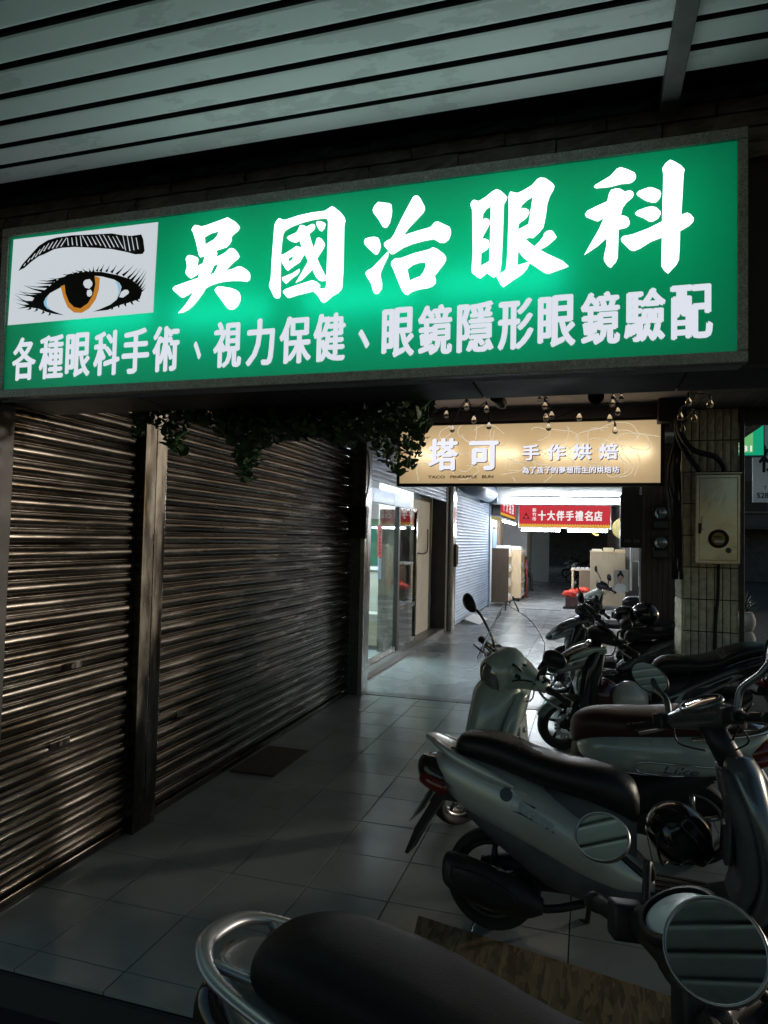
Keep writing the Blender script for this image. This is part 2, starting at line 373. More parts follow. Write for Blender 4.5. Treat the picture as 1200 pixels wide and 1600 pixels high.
BIG={
 'wu':[[[(-1290,2834),(-1256,2812),(-1241,2796),(-1238,2788),(-1244,2779),(-1266,2764),(-1271,2757),(-1272,2742),(-1277,2733),(-1291,2721),(-1313,2717),(-1335,2713),(-1329,2704),(-1331,2689),(-1309,2696),(-1294,2703),(-1279,2715),(-1268,2716),(-1256,2710),(-1241,2692),(-1236,2681),(-1240,2674),(-1258,2662),(-1274,2649),(-1290,2633),(-1263,2637),(-1241,2644),(-1227,2642),(-1207,2630),(-1191,2614),(-1189,2602),(-1191,2589),(-1201,2584),(-1229,2589),(-1262,2592),(-1298,2592),(-1325,2589),(-1352,2582),(-1372,2574),(-1384,2556),(-1404,2532),(-1424,2512),(-1444,2498),(-1468,2489),(-1488,2489),(-1462,2513),(-1439,2542),(-1424,2565),(-1449,2554),(-1468,2546),(-1477,2549),(-1513,2579),(-1515,2587),(-1506,2594),(-1458,2605),(-1407,2616),(-1401,2634),(-1435,2617),(-1445,2621),(-1460,2637),(-1461,2648),(-1456,2663),(-1459,2682),(-1463,2693),(-1457,2705),(-1449,2708),(-1428,2702),(-1412,2694),(-1408,2686),(-1412,2662),(-1389,2670),(-1380,2698),(-1400,2694),(-1407,2704),(-1411,2720),(-1423,2761),(-1435,2793),(-1442,2804),(-1437,2813),(-1429,2821),(-1415,2818),(-1401,2812),(-1381,2814),(-1334,2824)],[(-1384,2769),(-1381,2741),(-1345,2756),(-1332,2769),(-1325,2785),(-1356,2781),(-1372,2775)],[(-1323,2662),(-1341,2657),(-1356,2624),(-1340,2628),(-1330,2645)]],[[(-1320,2577),(-1298,2573),(-1268,2566),(-1244,2556),(-1232,2546),(-1226,2531),(-1227,2513),(-1236,2497),(-1252,2485),(-1268,2485),(-1280,2492),(-1302,2520),(-1327,2551),(-1335,2564),(-1329,2572)]]],
 'guo':[[[(-1081,2807),(-1067,2800),(-1056,2797),(-1006,2807),(-953,2812),(-904,2812),(-889,2819),(-876,2826),(-865,2819),(-843,2799),(-829,2782),(-824,2767),(-828,2750),(-827,2592),(-830,2529),(-834,2521),(-844,2512),(-865,2502),(-889,2484),(-899,2481),(-907,2487),(-923,2511),(-939,2526),(-954,2523),(-997,2517),(-1031,2509),(-1039,2512),(-1056,2531),(-1055,2538),(-1045,2543),(-998,2555),(-943,2566),(-927,2559),(-913,2546),(-914,2534),(-897,2531),(-890,2542),(-890,2569),(-889,2655),(-889,2773),(-893,2781),(-903,2785),(-943,2785),(-989,2779),(-1029,2769),(-1054,2758),(-1062,2746),(-1066,2714),(-1069,2673),(-1068,2644),(-1066,2519),(-1070,2512),(-1083,2512),(-1091,2518),(-1111,2556),(-1112,2564),(-1106,2588),(-1104,2662),(-1100,2735),(-1098,2782),(-1093,2794)]],[[(-989,2770),(-980,2767),(-972,2762),(-952,2770),(-944,2769),(-938,2761),(-940,2750),(-960,2735),(-953,2711),(-942,2682),(-936,2697),(-930,2717),(-920,2717),(-912,2712),(-901,2696),(-899,2688),(-905,2675),(-927,2643),(-917,2620),(-901,2590),(-890,2572),(-892,2560),(-906,2559),(-918,2563),(-931,2578),(-944,2605),(-956,2594),(-983,2571),(-1008,2562),(-990,2589),(-962,2635),(-973,2660),(-987,2688),(-997,2715),(-1009,2709),(-1025,2713),(-1041,2723),(-1047,2731),(-1041,2736),(-1010,2746),(-1003,2757),(-997,2771)]],[[(-931,2778),(-915,2775),(-900,2767),(-899,2758),(-904,2746),(-913,2739),(-920,2743),(-930,2759),(-935,2771)]],[[(-1009,2696),(-993,2690),(-974,2681),(-972,2666),(-985,2650),(-993,2636),(-1016,2624),(-1039,2609),(-1047,2615),(-1068,2649),(-1070,2669),(-1052,2673),(-1024,2687)],[(-1017,2661),(-1037,2655),(-1038,2649),(-1034,2640),(-1024,2648)]],[[(-994,2612),(-994,2601),(-1002,2591),(-1024,2578),(-1044,2562),(-1050,2566),(-1060,2578),(-1060,2586),(-1052,2589),(-1021,2598)]]],
 'zhi':[[[(-705,2820),(-685,2815),(-664,2810),(-657,2804),(-654,2782),(-656,2762),(-661,2741),(-670,2727),(-678,2725),(-687,2731),(-702,2758),(-721,2783),(-724,2794),(-718,2808)]],[[(-716,2698),(-703,2694),(-697,2684),(-692,2664),(-695,2649),(-703,2635),(-711,2635),(-733,2656),(-751,2676),(-753,2687),(-748,2695),(-734,2698)]],[[(-667,2640),(-662,2637),(-665,2622),(-679,2594),(-690,2568),(-690,2556),(-684,2534),(-684,2514),(-696,2497),(-706,2496),(-714,2503),(-724,2535),(-740,2560),(-745,2573),(-741,2580),(-721,2589),(-695,2613)]],[[(-581,2820),(-574,2825),(-562,2823),(-554,2812),(-539,2783),(-538,2773),(-543,2762),(-576,2731),(-594,2713),(-610,2692),(-561,2702),(-519,2709),(-511,2715),(-503,2725),(-492,2726),(-473,2715),(-452,2703),(-447,2690),(-447,2676),(-454,2659),(-468,2650),(-483,2652),(-493,2659),(-505,2667),(-542,2664),(-578,2658),(-611,2648),(-645,2630),(-654,2631),(-679,2662),(-680,2671),(-672,2678),(-655,2685),(-645,2698),(-622,2746)]],[[(-508,2639),(-494,2633),(-471,2614),(-462,2602),(-462,2590),(-470,2576),(-500,2540),(-495,2528),(-496,2515),(-506,2506),(-521,2501),(-551,2499),(-574,2494),(-586,2487),(-592,2483),(-601,2487),(-612,2500),(-626,2532),(-645,2578),(-653,2593),(-652,2604),(-640,2614),(-619,2613),(-574,2625),(-521,2633)],[(-595,2572),(-576,2585),(-552,2591),(-532,2590),(-531,2576),(-538,2558),(-549,2544),(-563,2540),(-586,2532),(-590,2550)]]],
 'yan':[[[(-297,2812),(-285,2806),(-268,2789),(-262,2781),(-265,2770),(-272,2758),(-273,2726),(-274,2662),(-277,2566),(-280,2539),(-286,2527),(-300,2517),(-309,2521),(-324,2534),(-335,2525),(-346,2518),(-354,2522),(-373,2539),(-375,2550),(-372,2608),(-376,2738),(-377,2754),(-383,2770),(-380,2779),(-372,2786),(-355,2779),(-333,2790),(-311,2806)],[(-315,2757),(-315,2705),(-316,2634),(-317,2573),(-345,2560),(-344,2602),(-323,2614),(-318,2628),(-321,2644),(-332,2650),(-341,2650),(-338,2661),(-323,2687),(-317,2699),(-320,2712),(-330,2719),(-341,2715),(-340,2734),(-329,2749)]],[[(-156,2832),(-141,2828),(-120,2810),(-112,2798),(-115,2786),(-127,2765),(-134,2741),(-138,2703),(-145,2667),(-157,2652),(-177,2635),(-189,2638),(-202,2635),(-173,2607),(-157,2621),(-145,2637),(-142,2647),(-134,2653),(-123,2655),(-115,2651),(-103,2630),(-107,2625),(-132,2605),(-155,2594),(-132,2579),(-84,2551),(-65,2532),(-78,2527),(-128,2513),(-140,2518),(-186,2554),(-211,2579),(-224,2599),(-226,2550),(-195,2557),(-187,2553),(-195,2536),(-210,2519),(-234,2505),(-270,2482),(-278,2490),(-292,2518),(-284,2527),(-263,2539),(-260,2565),(-258,2612),(-256,2724),(-257,2778),(-256,2791),(-251,2798),(-229,2790),(-211,2796),(-183,2810),(-165,2829)],[(-180,2771),(-183,2747),(-192,2683),(-226,2668),(-223,2688),(-200,2703),(-190,2719),(-192,2729),(-201,2736),(-219,2739),(-213,2749),(-195,2764)]]],
 'ke':[[[(89,2832),(108,2823),(129,2810),(134,2799),(132,2788),(124,2780),(115,2777),(90,2778),(58,2773),(16,2774),(9,2780),(15,2786),(58,2808),(78,2829)]],[[(76,2766),(88,2763),(102,2752),(115,2755),(124,2750),(128,2741),(124,2731),(106,2716),(95,2701),(90,2678),(103,2675),(112,2668),(117,2652),(114,2643),(105,2637),(84,2634),(83,2582),(82,2545),(77,2532),(62,2515),(54,2520),(43,2537),(41,2549),(48,2585),(49,2611),(21,2587),(-18,2563),(-1,2594),(26,2642),(40,2675),(22,2667),(11,2672),(-13,2685),(-17,2695),(-9,2705),(20,2717),(50,2728),(55,2752),(61,2763)]],[[(174,2757),(186,2753),(203,2743),(207,2732),(203,2718),(193,2707),(180,2708),(162,2716),(140,2734),(136,2741),(142,2749),(159,2754)]],[[(179,2696),(193,2691),(205,2677),(205,2667),(198,2655),(184,2648),(173,2649),(158,2661),(137,2672),(132,2679),(139,2687),(159,2693)]],[[(232,2835),(244,2828),(263,2813),(273,2799),(270,2784),(268,2734),(264,2659),(281,2664),(291,2657),(299,2645),(298,2635),(287,2623),(261,2609),(260,2563),(258,2521),(251,2506),(228,2481),(218,2490),(209,2506),(209,2519),(210,2595),(178,2585),(147,2567),(130,2561),(119,2565),(94,2594),(91,2603),(97,2611),(125,2614),(172,2628),(210,2645),(212,2735),(213,2792),(210,2811),(219,2826)]]],
}
EYE={
 'picture':[(-2284,2857),(-1590,2851),(-1598,2500),(-2294,2499)],
 'eyebrow':[(-2250,2722),(-2232,2747),(-2189,2785),(-2152,2816),(-2108,2835),(-2064,2841),(-1988,2842),(-1865,2833),(-1799,2829),(-1757,2818),(-1709,2809),(-1663,2810),(-1653,2789),(-1645,2743),(-1654,2732),(-1688,2734),(-1724,2746),(-1796,2766),(-1875,2779),(-1974,2793),(-2036,2796),(-2074,2794),(-2124,2778),(-2149,2773),(-2187,2753),(-2218,2732)],
 'lid':[(-2248,2564),(-2184,2572),(-2160,2605),(-2116,2627),(-2055,2664),(-1993,2684),(-1919,2687),(-1840,2679),(-1761,2658),(-1702,2637),(-1666,2611),(-1650,2578),(-1658,2556),(-1709,2545),(-1756,2538),(-1803,2524),(-1869,2523),(-1923,2520),(-2006,2518),(-2060,2528),(-2099,2539),(-2138,2555),(-2183,2564)],
 'sclera':[(-2112,2580),(-2105,2595),(-2084,2614),(-2028,2635),(-2003,2644),(-1930,2658),(-1869,2665),(-1833,2659),(-1778,2642),(-1754,2627),(-1743,2611),(-1749,2586),(-1763,2562),(-1792,2544),(-1839,2530),(-1875,2522),(-1923,2513),(-2006,2517),(-2061,2538),(-2093,2552),(-2108,2566)],
 'iris':[(-2031,2637),(-2010,2642),(-1930,2658),(-1869,2664),(-1844,2655),(-1846,2609),(-1859,2570),(-1888,2536),(-1923,2521),(-1960,2525),(-1993,2549),(-2016,2593)],
 'pupil':[(-2011,2643),(-1967,2664),(-1918,2672),(-1870,2670),(-1863,2631),(-1872,2591),(-1895,2557),(-1930,2539),(-1961,2547),(-1987,2570),(-2005,2607)],
 'glint1':[(-1911,2652),(-1890,2653),(-1877,2638),(-1877,2627),(-1891,2614),(-1910,2620),(-1920,2634),(-1920,2644)],
 'glint2':[(-1900,2609),(-1884,2611),(-1876,2599),(-1877,2589),(-1887,2582),(-1897,2585),(-1902,2596)],
 'tear':[(-1752,2571),(-1744,2590),(-1729,2598),(-1714,2596),(-1707,2587),(-1711,2580),(-1734,2567)],
 'tint1':[(-2112,2580),(-2105,2592),(-2089,2604),(-2098,2584),(-2094,2562),(-2074,2545),(-2093,2551),(-2108,2566)],
 'tint2':[(-1772,2634),(-1757,2628),(-1745,2613),(-1749,2588),(-1763,2564),(-1755,2591),(-1760,2617)],
 'lashes':[[(-2174,2582),(-2222,2600),(-2268,2627),(-2224,2597),(-2181,2572)],[(-2167,2590),(-2219,2594),(-2271,2608),(-2219,2591),(-2169,2578)],[(-2182,2576),(-2221,2579),(-2260,2591),(-2222,2576),(-2185,2565)],[(-2144,2606),(-2197,2619),(-2249,2641),(-2198,2616),(-2149,2596)],[(-2143,2614),(-2205,2617),(-2268,2630),(-2206,2614),(-2144,2603)],[(-2114,2630),(-2171,2641),(-2228,2661),(-2172,2637),(-2118,2619)],[(-2121,2620),(-2181,2623),(-2242,2635),(-2182,2620),(-2122,2609)],[(-2091,2647),(-2152,2647),(-2214,2657),(-2152,2644),(-2091,2635)],[(-2067,2660),(-2114,2658),(-2163,2664),(-2114,2654),(-2067,2649)],[(-2055,2670),(-2101,2667),(-2147,2673),(-2100,2663),(-2054,2658)],[(-2012,2676),(-2055,2671),(-2099,2676),(-2055,2668),(-2011,2665)],[(-1980,2686),(-2005,2683),(-2031,2688),(-2005,2679),(-1981,2675)],[(-1954,2689),(-1969,2687),(-1984,2695),(-1971,2684),(-1958,2678)],[(-1929,2692),(-1948,2691),(-1966,2700),(-1949,2688),(-1933,2681)],[(-1902,2686),(-1918,2691),(-1932,2705),(-1921,2689),(-1911,2679)],[(-1885,2684),(-1893,2689),(-1898,2701),(-1897,2689),(-1898,2682)],[(-1870,2681),(-1875,2690),(-1877,2706),(-1879,2691),(-1883,2682)],[(-1855,2680),(-1854,2690),(-1850,2705),(-1858,2691),(-1867,2685)],[(-1837,2677),(-1833,2691),(-1826,2710),(-1837,2693),(-1849,2683)],[(-1810,2673),(-1806,2686),(-1799,2705),(-1809,2688),(-1822,2679)],[(-1786,2666),(-1777,2682),(-1766,2702),(-1781,2684),(-1797,2674)],[(-1763,2657),(-1745,2675),(-1725,2698),(-1748,2678),(-1772,2665)],[(-1733,2649),(-1711,2668),(-1687,2691),(-1714,2671),(-1742,2658)],[(-1709,2637),(-1690,2656),(-1669,2680),(-1693,2659),(-1718,2645)],[(-1690,2628),(-1672,2651),(-1651,2678),(-1675,2653),(-1701,2636)],[(-1672,2616),(-1656,2641),(-1636,2669),(-1659,2643),(-1683,2624)],[(-1663,2606),(-1646,2631),(-1627,2661),(-1650,2633),(-1674,2613)],[(-1656,2590),(-1644,2613),(-1629,2641),(-1648,2615),(-1668,2597)],[(-1654,2582),(-1641,2597),(-1626,2615),(-1644,2599),(-1664,2590)],[(-1649,2578),(-1639,2586),(-1628,2598),(-1642,2589),(-1657,2588)],[(-1697,2543),(-1687,2535),(-1680,2532),(-1684,2537),(-1687,2549)],[(-1727,2539),(-1719,2531),(-1714,2528),(-1715,2532),(-1715,2542)],[(-1756,2537),(-1750,2528),(-1747,2525),(-1746,2529),(-1744,2539)],[(-1786,2531),(-1781,2522),(-1780,2520),(-1777,2522),(-1773,2529)],[(-1672,2550),(-1661,2544),(-1651,2543),(-1659,2547),(-1666,2558)],[(-2141,2558),(-2149,2546),(-2160,2544),(-2147,2543),(-2134,2547)],[(-2110,2545),(-2114,2533),(-2121,2530),(-2111,2530),(-2100,2535)],[(-2078,2535),(-2080,2524),(-2085,2521),(-2077,2521),(-2068,2526)],[(-2174,2566),(-2184,2554),(-2196,2552),(-2181,2551),(-2167,2555)]],
 'hairs':[[(-2216,2750),(-2213,2750),(-2220,2739),(-2225,2740)],[(-2193,2769),(-2190,2769),(-2201,2753),(-2206,2754)],[(-2169,2786),(-2165,2786),(-2182,2763),(-2188,2764)],[(-2144,2801),(-2141,2800),(-2164,2770),(-2169,2771)],[(-2122,2813),(-2119,2812),(-2144,2780),(-2149,2781)],[(-2102,2821),(-2098,2821),(-2122,2790),(-2127,2791)],[(-2081,2825),(-2078,2824),(-2099,2796),(-2104,2797)],[(-2059,2829),(-2056,2828),(-2079,2797),(-2084,2798)],[(-2036,2833),(-2033,2833),(-2059,2799),(-2064,2799)],[(-2015,2834),(-2012,2833),(-2037,2800),(-2042,2801)],[(-2010,2833),(-2007,2832),(-2000,2800),(-2005,2801)],[(-1989,2832),(-1986,2831),(-1979,2800),(-1984,2800)],[(-1968,2833),(-1965,2832),(-1957,2795),(-1962,2796)],[(-1948,2834),(-1945,2834),(-1935,2790),(-1940,2790)],[(-1938,2834),(-1934,2833),(-1904,2787),(-1909,2788)],[(-1914,2828),(-1911,2828),(-1885,2789),(-1890,2790)],[(-1892,2825),(-1889,2824),(-1865,2789),(-1870,2789)],[(-1874,2826),(-1871,2825),(-1842,2782),(-1847,2783)],[(-1857,2828),(-1854,2828),(-1818,2773),(-1823,2774)],[(-1837,2826),(-1834,2826),(-1797,2769),(-1802,2770)],[(-1814,2819),(-1811,2819),(-1779,2770),(-1784,2770)],[(-1792,2814),(-1789,2813),(-1760,2768),(-1764,2768)],[(-1775,2814),(-1772,2814),(-1737,2760),(-1741,2760)],[(-1745,2815),(-1742,2814),(-1726,2751),(-1730,2752)],[(-1725,2811),(-1722,2811),(-1705,2747),(-1710,2747)],[(-1704,2803),(-1701,2802),(-1687,2748),(-1691,2748)],[(-1683,2797),(-1680,2797),(-1668,2750),(-1672,2750)]]}
CAPTION=[('各', -2.263, -2.143, 2.265, 2.444), ('種', -2.127, -2.007, 2.265, 2.444), ('眼', -1.998, -1.879, 2.266, 2.444), ('科', -1.864, -1.742, 2.266, 2.444), ('手', -1.733, -1.609, 2.267, 2.444), ('術', -1.595, -1.477, 2.267, 2.444), ('、', -1.416, -1.383, 2.306, 2.377), ('視', -1.333, -1.216, 2.269, 2.443), ('力', -1.198, -1.083, 2.269, 2.443), ('保', -1.065, -0.941, 2.27, 2.443), ('健', -0.934, -0.813, 2.27, 2.443), ('、', -0.766, -0.724, 2.308, 2.377), ('眼', -0.681, -0.565, 2.271, 2.443), ('鏡', -0.554, -0.436, 2.272, 2.443), ('隱', -0.421, -0.298, 2.273, 2.442), ('形', -0.286, -0.171, 2.273, 2.442), ('眼', -0.159, -0.041, 2.274, 2.442), ('鏡', -0.027, 0.091, 2.274, 2.442), ('驗', 0.102, 0.222, 2.275, 2.442), ('配', 0.234, 0.353, 2.275, 2.442)]

# ================================================================ SETTING
G = -.13                                     # street level below the arcade floor
o = boxo('ground', -60, 80, -40, 140, G-.3, G, 'asphalt'); struct(o)

def shared_box(name, dx, dy, dz, m, bev=.002):
    bm = bmesh.new(); box(bm, 0, dx, 0, dy, 0, dz, bev)
    me = bpy.data.meshes.new(name); bm.to_mesh(me); bm.free(); me.materials.append(M[m]); return me
_bx = {}
def piece(name, x0, x1, y0, y1, z0, z1, m, parent, bev=.002):
    key = (round(x1-x0, 4), round(y1-y0, 4), round(z1-z0, 4), m, bev)
    if key not in _bx: _bx[key] = shared_box(name, x1-x0, y1-y0, z1-z0, m, bev)
    o = bpy.data.objects.new(name, _bx[key]); COL.objects.link(o); o.parent = parent; o.location = (x0, y0, z0); return o

# near arcade floor: 40 cm tiles
T = .4; TX = -1.657-2*T; TY = 2.249
fl = boxo('arcade_floor', -2.46, 1.75, 2.13, 7.10, G-.05, -.0085, 'grout'); struct(fl)
xs = [TX+T*i for i in range(0, 11)]
ys = [2.125]+[TY+T*j for j in range(0, 12)]+[6.945]
for j in range(len(ys)-1):
    for i in range(len(xs)-1):
        piece('floor_tile', xs[i]+.0028, xs[i+1]-.0028, ys[j]+.0028, ys[j+1]-.0028, -.012, rnd.choice((0, .0004, -.0004)), 'tile', fl, .0012)
boxo('kerb', -2.46, 1.75, 2.105, 2.124, G, -.014, 'mortar', fl)
st = boxo('granite_threshold', -2.42, 1.75, 6.948, 7.10, -.02, .004, 'granite', fl)
# second building's floor: 60 cm polished tiles
fl2 = boxo('shop_arcade_floor', -2.8, 1.75, 7.101, 17.4, G-.05, -.0085, 'grout'); struct(fl2)
for j in range(17):
    for i in range(7):
        x0 = -2.62+.6*i; y0 = 7.102+.6*j
        piece('floor_tile', x0+.0015, x0+.5985, y0+.0015, min(y0+.5985, 17.398), -.012, 0, 'tile_cool', fl2, .0012)
fl3 = boxo('far_arcade_floor', -4.6, 1.75, 17.401, 60, G-.05, .0, 'tile_cool'); struct(fl3)

# ---------------------------------------------------------------- shutters on the left wall
def slat_mesh(L, h, depth, m, flat=False):
    prof = [(-.004,0),(.003,.05),(.55*depth,.10),(.9*depth,.2),(depth,.34),(.95*depth,.48),(.72*depth,.6),(.3*depth,.7),(.0,.735),(.12*depth,.77),(.4*depth,.83),(.42*depth,.88),(.2*depth,.94),(-.004,1.0)]
    me = bpy.data.meshes.new('slat'); V = []; F = []
    nseg = 6
    for i in range(nseg+1):
        for x, z in prof: V.append((x, L*i/nseg, z*h))
    n = len(prof)
    for i in range(nseg):
        for j in range(n-1): F.append((i*n+j, (i+1)*n+j, (i+1)*n+j+1, i*n+j+1))
    me.from_pydata(V, [], F); me.materials.append(M[m])
    for p in me.polygons: p.use_smooth = True
    me.update(); return me
def shutter(label, X, y0, y1, z0, z1, h, depth, m, bottom=True):
    t = thing('roller_shutter', label, 'shutter', (X, y0, z0))
    me = slat_mesh(y1-y0, h, depth, m); n = int((z1-z0)/h)
    for k in range(n):
        o = bpy.data.objects.new('slat', me); COL.objects.link(o); o.parent = t; o.location = (rnd.uniform(-.0008, .0008), 0, k*h+.05); o.rotation_euler = (rnd.uniform(-.0007, .0007), rnd.uniform(-.02, .02), 0)
    if bottom: boxo('bottom_bar', -.01, depth+.006, 0, y1-y0, .003, .049, 'slat' if m == 'slat' else 'steel', t, .004)
    return t
wl = thing('shopfront_wall', 'dark rendered wall behind and above the roller shutters on the left', 'wall', (-2.5, 2.1, 0))
boxo('wall_face', -.3, .0, .18, 4.75, .0, 3.3, 'facade_dark', wl)
boxo('shutter_header', .0, .12, .35, 4.7, 2.62, 3.0, 'dark_metal', wl, .01)
sh1 = shutter('narrow dark bronze roller shutter below the eye picture, nearest bay', -2.44, 2.36, 3.235, 0, 2.62, .0775, .017, 'slat')
sh2 = shutter('wide dark bronze roller shutter in the second bay behind the ivy', -2.44, 3.455, 6.875, 0, 2.62, .0775, .017, 'slat')
def lock_plate(par, y, z):
    p = boxo('lock_plate', .014, .022, y, y+.13, z, z+.035, 'steel_worn', par, .003); 
    bm = bmesh.new(); lathe(bm, [(0,.004),(.012,.004),(.012,0)], 14, 'x', (.022, y+.065, z+.017)); to_obj('keyhole', bm, 'cast_dark', p)
lock_plate(sh1, .36, .98); lock_plate(sh1, .30, .62)
lock_plate(sh2, .25, .52)
def post(label, y0, y1, x0, x1, z1, m, grooves=1):
    t = thing('shutter_post', label, 'post', (0, 0, 0)); w = (y1-y0)/(grooves+1)
    boxo('back_channel', x0-.06, x0+.012, y0+.004, y1-.004, 0, z1, 'dark_metal', t)
    for k in range(grooves+1): boxo('channel', x0+.01, x1, y0+k*w+.003, y0+(k+1)*w-.003, 0, z1, m, t, .006)
    return t
post('slim steel shutter guide post at the left picture edge', 2.262, 2.355, -2.44, -2.395, 2.2, 'dark_metal', 0)
post('worn double stainless post between the two bronze shutters', 3.24, 3.45, -2.44, -2.375, 2.62, 'steel_worn', 1)
# tiled end column with chrome edges
cl = thing('tiled_column', 'slim mosaic tiled column with chrome edges beyond the wide bronze shutter', 'column', (-2.42, 6.88, 0))
boxo('core', -.05, .13, .004, .26, 0, 3.0, 'mortar', cl)
for k in range(37):
    for i in range(3):
        piece('mosaic_tile', -.012+i*.036, -.012+i*.036+.032, -.004, .006, .01+k*.075, .01+k*.075+.071, 'wall_tile', cl, .002)
boxo('edge_trim', -.045, -.016, -.012, .03, 0, 2.9, 'steel', cl, .004); boxo('edge_trim', .1, .15, -.012, .2, 0, 2.9, 'steel', cl, .004)
mb = thing('letter_box', 'small black letter box fixed to the tiled column', 'letter box', (-2.42, 6.80, 1.66))
boxo('case', 0, .18, 0, .075, 0, .33, 'black_plastic', mb, .01); boxo('lid', -.004, .184, -.006, .078, .27, .338, 'black_plastic', mb, .006); boxo('slot', .03, .15, -.003, .0, .2, .222, 'cast_dark', mb)
o = boxo('door_notice', -2.315, -2.275, 6.862, 6.865, 1.5, 1.63, 'paper'); tag(o, 'tiny white notice stuck below the black letter box', 'notice')
ca = bmesh.new(); tube(ca, [(-2.26,6.86,2.6),(-2.235,6.855,2.4),(-2.25,6.85,2.15),(-2.29,6.84,2.0)], .008, 8); o = to_obj('hanging_cable', ca, 'cable', smooth=True); tag(o, 'black cable running down the tiled column to the letter box', 'cable')

# ---------------------------------------------------------------- awning overhead
aw = thing('awning', 'pale green metal slat awning overhead above the green sign', 'awning', (0, 0, 3.05))
boxo('deck', -3.4, 1.9, -1.6, 2.311, .061, .08, 'awning_edge', aw)
def strip_mesh(L, w):
    bm = bmesh.new(); prof = [(0,.06),(0,.008),(.003,.002),(.010,0),(w-.012,0),(w-.005,.002),(w,.008),(w,.06)]
    rows = []
    for i in range(9):
        rows.append([bm.verts.new((L*i/8, y, z)) for y, z in prof])
    for A, B in zip(rows, rows[1:]):
        for j in range(len(prof)-1): bm.faces.new((A[j], A[j+1], B[j+1], B[j]))
    bm.normal_update()
    for f in bm.faces: f.material_index = 1 if abs(f.normal.z) < .6 else 0
    me = bpy.data.meshes.new('slat'); bm.to_mesh(me); bm.free(); me.materials.append(M['awning']); me.materials.append(M['awning_edge']); return me
sm1 = strip_mesh(3.6, .0945); sm2 = strip_mesh(1.63, .0945)
y = 2.118; k = 0
while y > -1.55:
    for mm, x in ((sm1, -3.36), (sm2, .262)):
        o = bpy.data.objects.new('slat', mm); COL.objects.link(o); o.parent = aw; o.location = (x, y-.0945, rnd.uniform(-.001, .001)); o.rotation_euler = (rnd.uniform(-.012, .012), 0, rnd.uniform(-.0006, .0006))
    y -= .1115; k += 1
boxo('cross_bar', .205, .258, -1.6, 2.24, -.038, .03, 'concrete', aw, .004)

# ---------------------------------------------------------------- stone clad beam above the arcade mouth
bmn = thing('stone_beam', 'dark beam clad in split stone above the green sign', 'beam', (0, 2.30, 0))
boxo('core', -2.75, 1.75, .012, .29, 2.215, 3.3, 'mortar', bmn)
def stone_mesh(L, h, seed):
    r = random.Random(seed); bm = bmesh.new(); nx, nz = 8, 3
    g = [[bm.verts.new((L*i/nx+(r.uniform(-.004,.004) if 0 < i < nx else 0), -.012-.02*r.random()*(1 if 0 < j < nz else .45), h*j/nz)) for i in range(nx+1)] for j in range(nz+1)]
    for j in range(nz):
        for i in range(nx): bm.faces.new((g[j][i], g[j][i+1], g[j+1][i+1], g[j+1][i]))
    bk = [bm.verts.new((x, .012, z)) for x, z in ((0,0),(L,0),(L,h),(0,h))]
    bm.faces.new([bk[0], bk[1]]+[v for v in reversed(g[0])]); bm.faces.new([bk[2], bk[3]]+[v for v in g[nz]])
    bm.faces.new([bk[3], bk[0]]+[g[j][0] for j in range(nz+1)]); bm.faces.new([bk[1], bk[2]]+[g[j][nx] for j in range(nz, -1, -1)])
    me = bpy.data.meshes.new('stone'); bm.normal_update(); bm.to_mesh(me); bm.free(); me.materials.append(M['stone']); return me
sms = [stone_mesh(.325, .044, s) for s in range(7)]
for r in range(5):
    for i in range(14):
        x = -2.75+i*.33+(.16 if r % 2 else 0)
        o = bpy.data.objects.new('stone', rnd.choice(sms)); COL.objects.link(o); o.parent = bmn; o.location = (x, .0, 2.86+r*.05)
for i in range(5): boxo('soffit_panel', -2.42+i*.68, -2.42+i*.68+.673, .0, .288, 2.203, 2.2145, 'dark_metal', bmn, .002)

# ceilings
ce = boxo('near_ceiling', -2.46, .86, 2.60, 7.0, 3.02, 3.2, 'ceiling_paint'); struct(ce)
sf = thing('tiled_soffit', 'brown strip tiled soffit over the pavement at the upper right', 'soffit', (0, 0, 0))
boxo('backing', .865, 1.735, 2.60, 11.2, 2.935, 3.2, 'mortar', sf)
for i in range(12):
    for j in range(7): piece('soffit_tile', .87+i*.072, .87+i*.072+.066, 2.62+j*1.16, 2.62+j*1.16+1.15, 2.918, 2.94, 'soffit', sf, .002)
c2 = boxo('shop_ceiling', -2.8, .86, 7.02, 17.0, 3.06, 3.25, 'ceiling_paint'); struct(c2)
db = thing('cross_beam', 'dark cross beam above the tan bakery sign', 'beam', (0, 0, 0))
boxo('beam_body', -2.46, .86, 6.98, 7.2, 2.74, 3.05, 'ceiling_paint', db, .01); boxo('beam_edge', .62, .864, 6.7, 6.975, 2.8, 3.018, 'dark_metal', db, .01)

# ================================================================ GREEN SIGN
SY = 2.195
gs = thing('lightbox_sign', 'long backlit green eye clinic sign with white Chinese characters and an eye picture', 'sign', (0, 0, 0))
bm = bmesh.new()
fr = boxo('frame', -2.335, .446, SY-.012, SY+.03, 2.868, 2.903, 'sign_frame', gs, .003)
boxo('frame', -2.335, .446, SY-.012, SY+.03, 2.196, 2.230, 'sign_frame', gs, .003)
boxo('frame', -2.335, -2.302, SY-.012, SY+.03, 2.231, 2.867, 'sign_frame', gs, .003)
boxo('frame', .418, .446, SY-.012, SY+.03, 2.231, 2.867, 'sign_frame', gs, .003)
b = bmesh.new(); box(b, -2.33, .441, SY+.031, SY+.098, 2.2, 2.898)
for f in list(b.faces):
    if f.normal.y < -.9: b.faces.remove(f)
b.normal_update(); to_obj('case', b, 'sign_back', gs)
pm = plane_map('-y', SY)
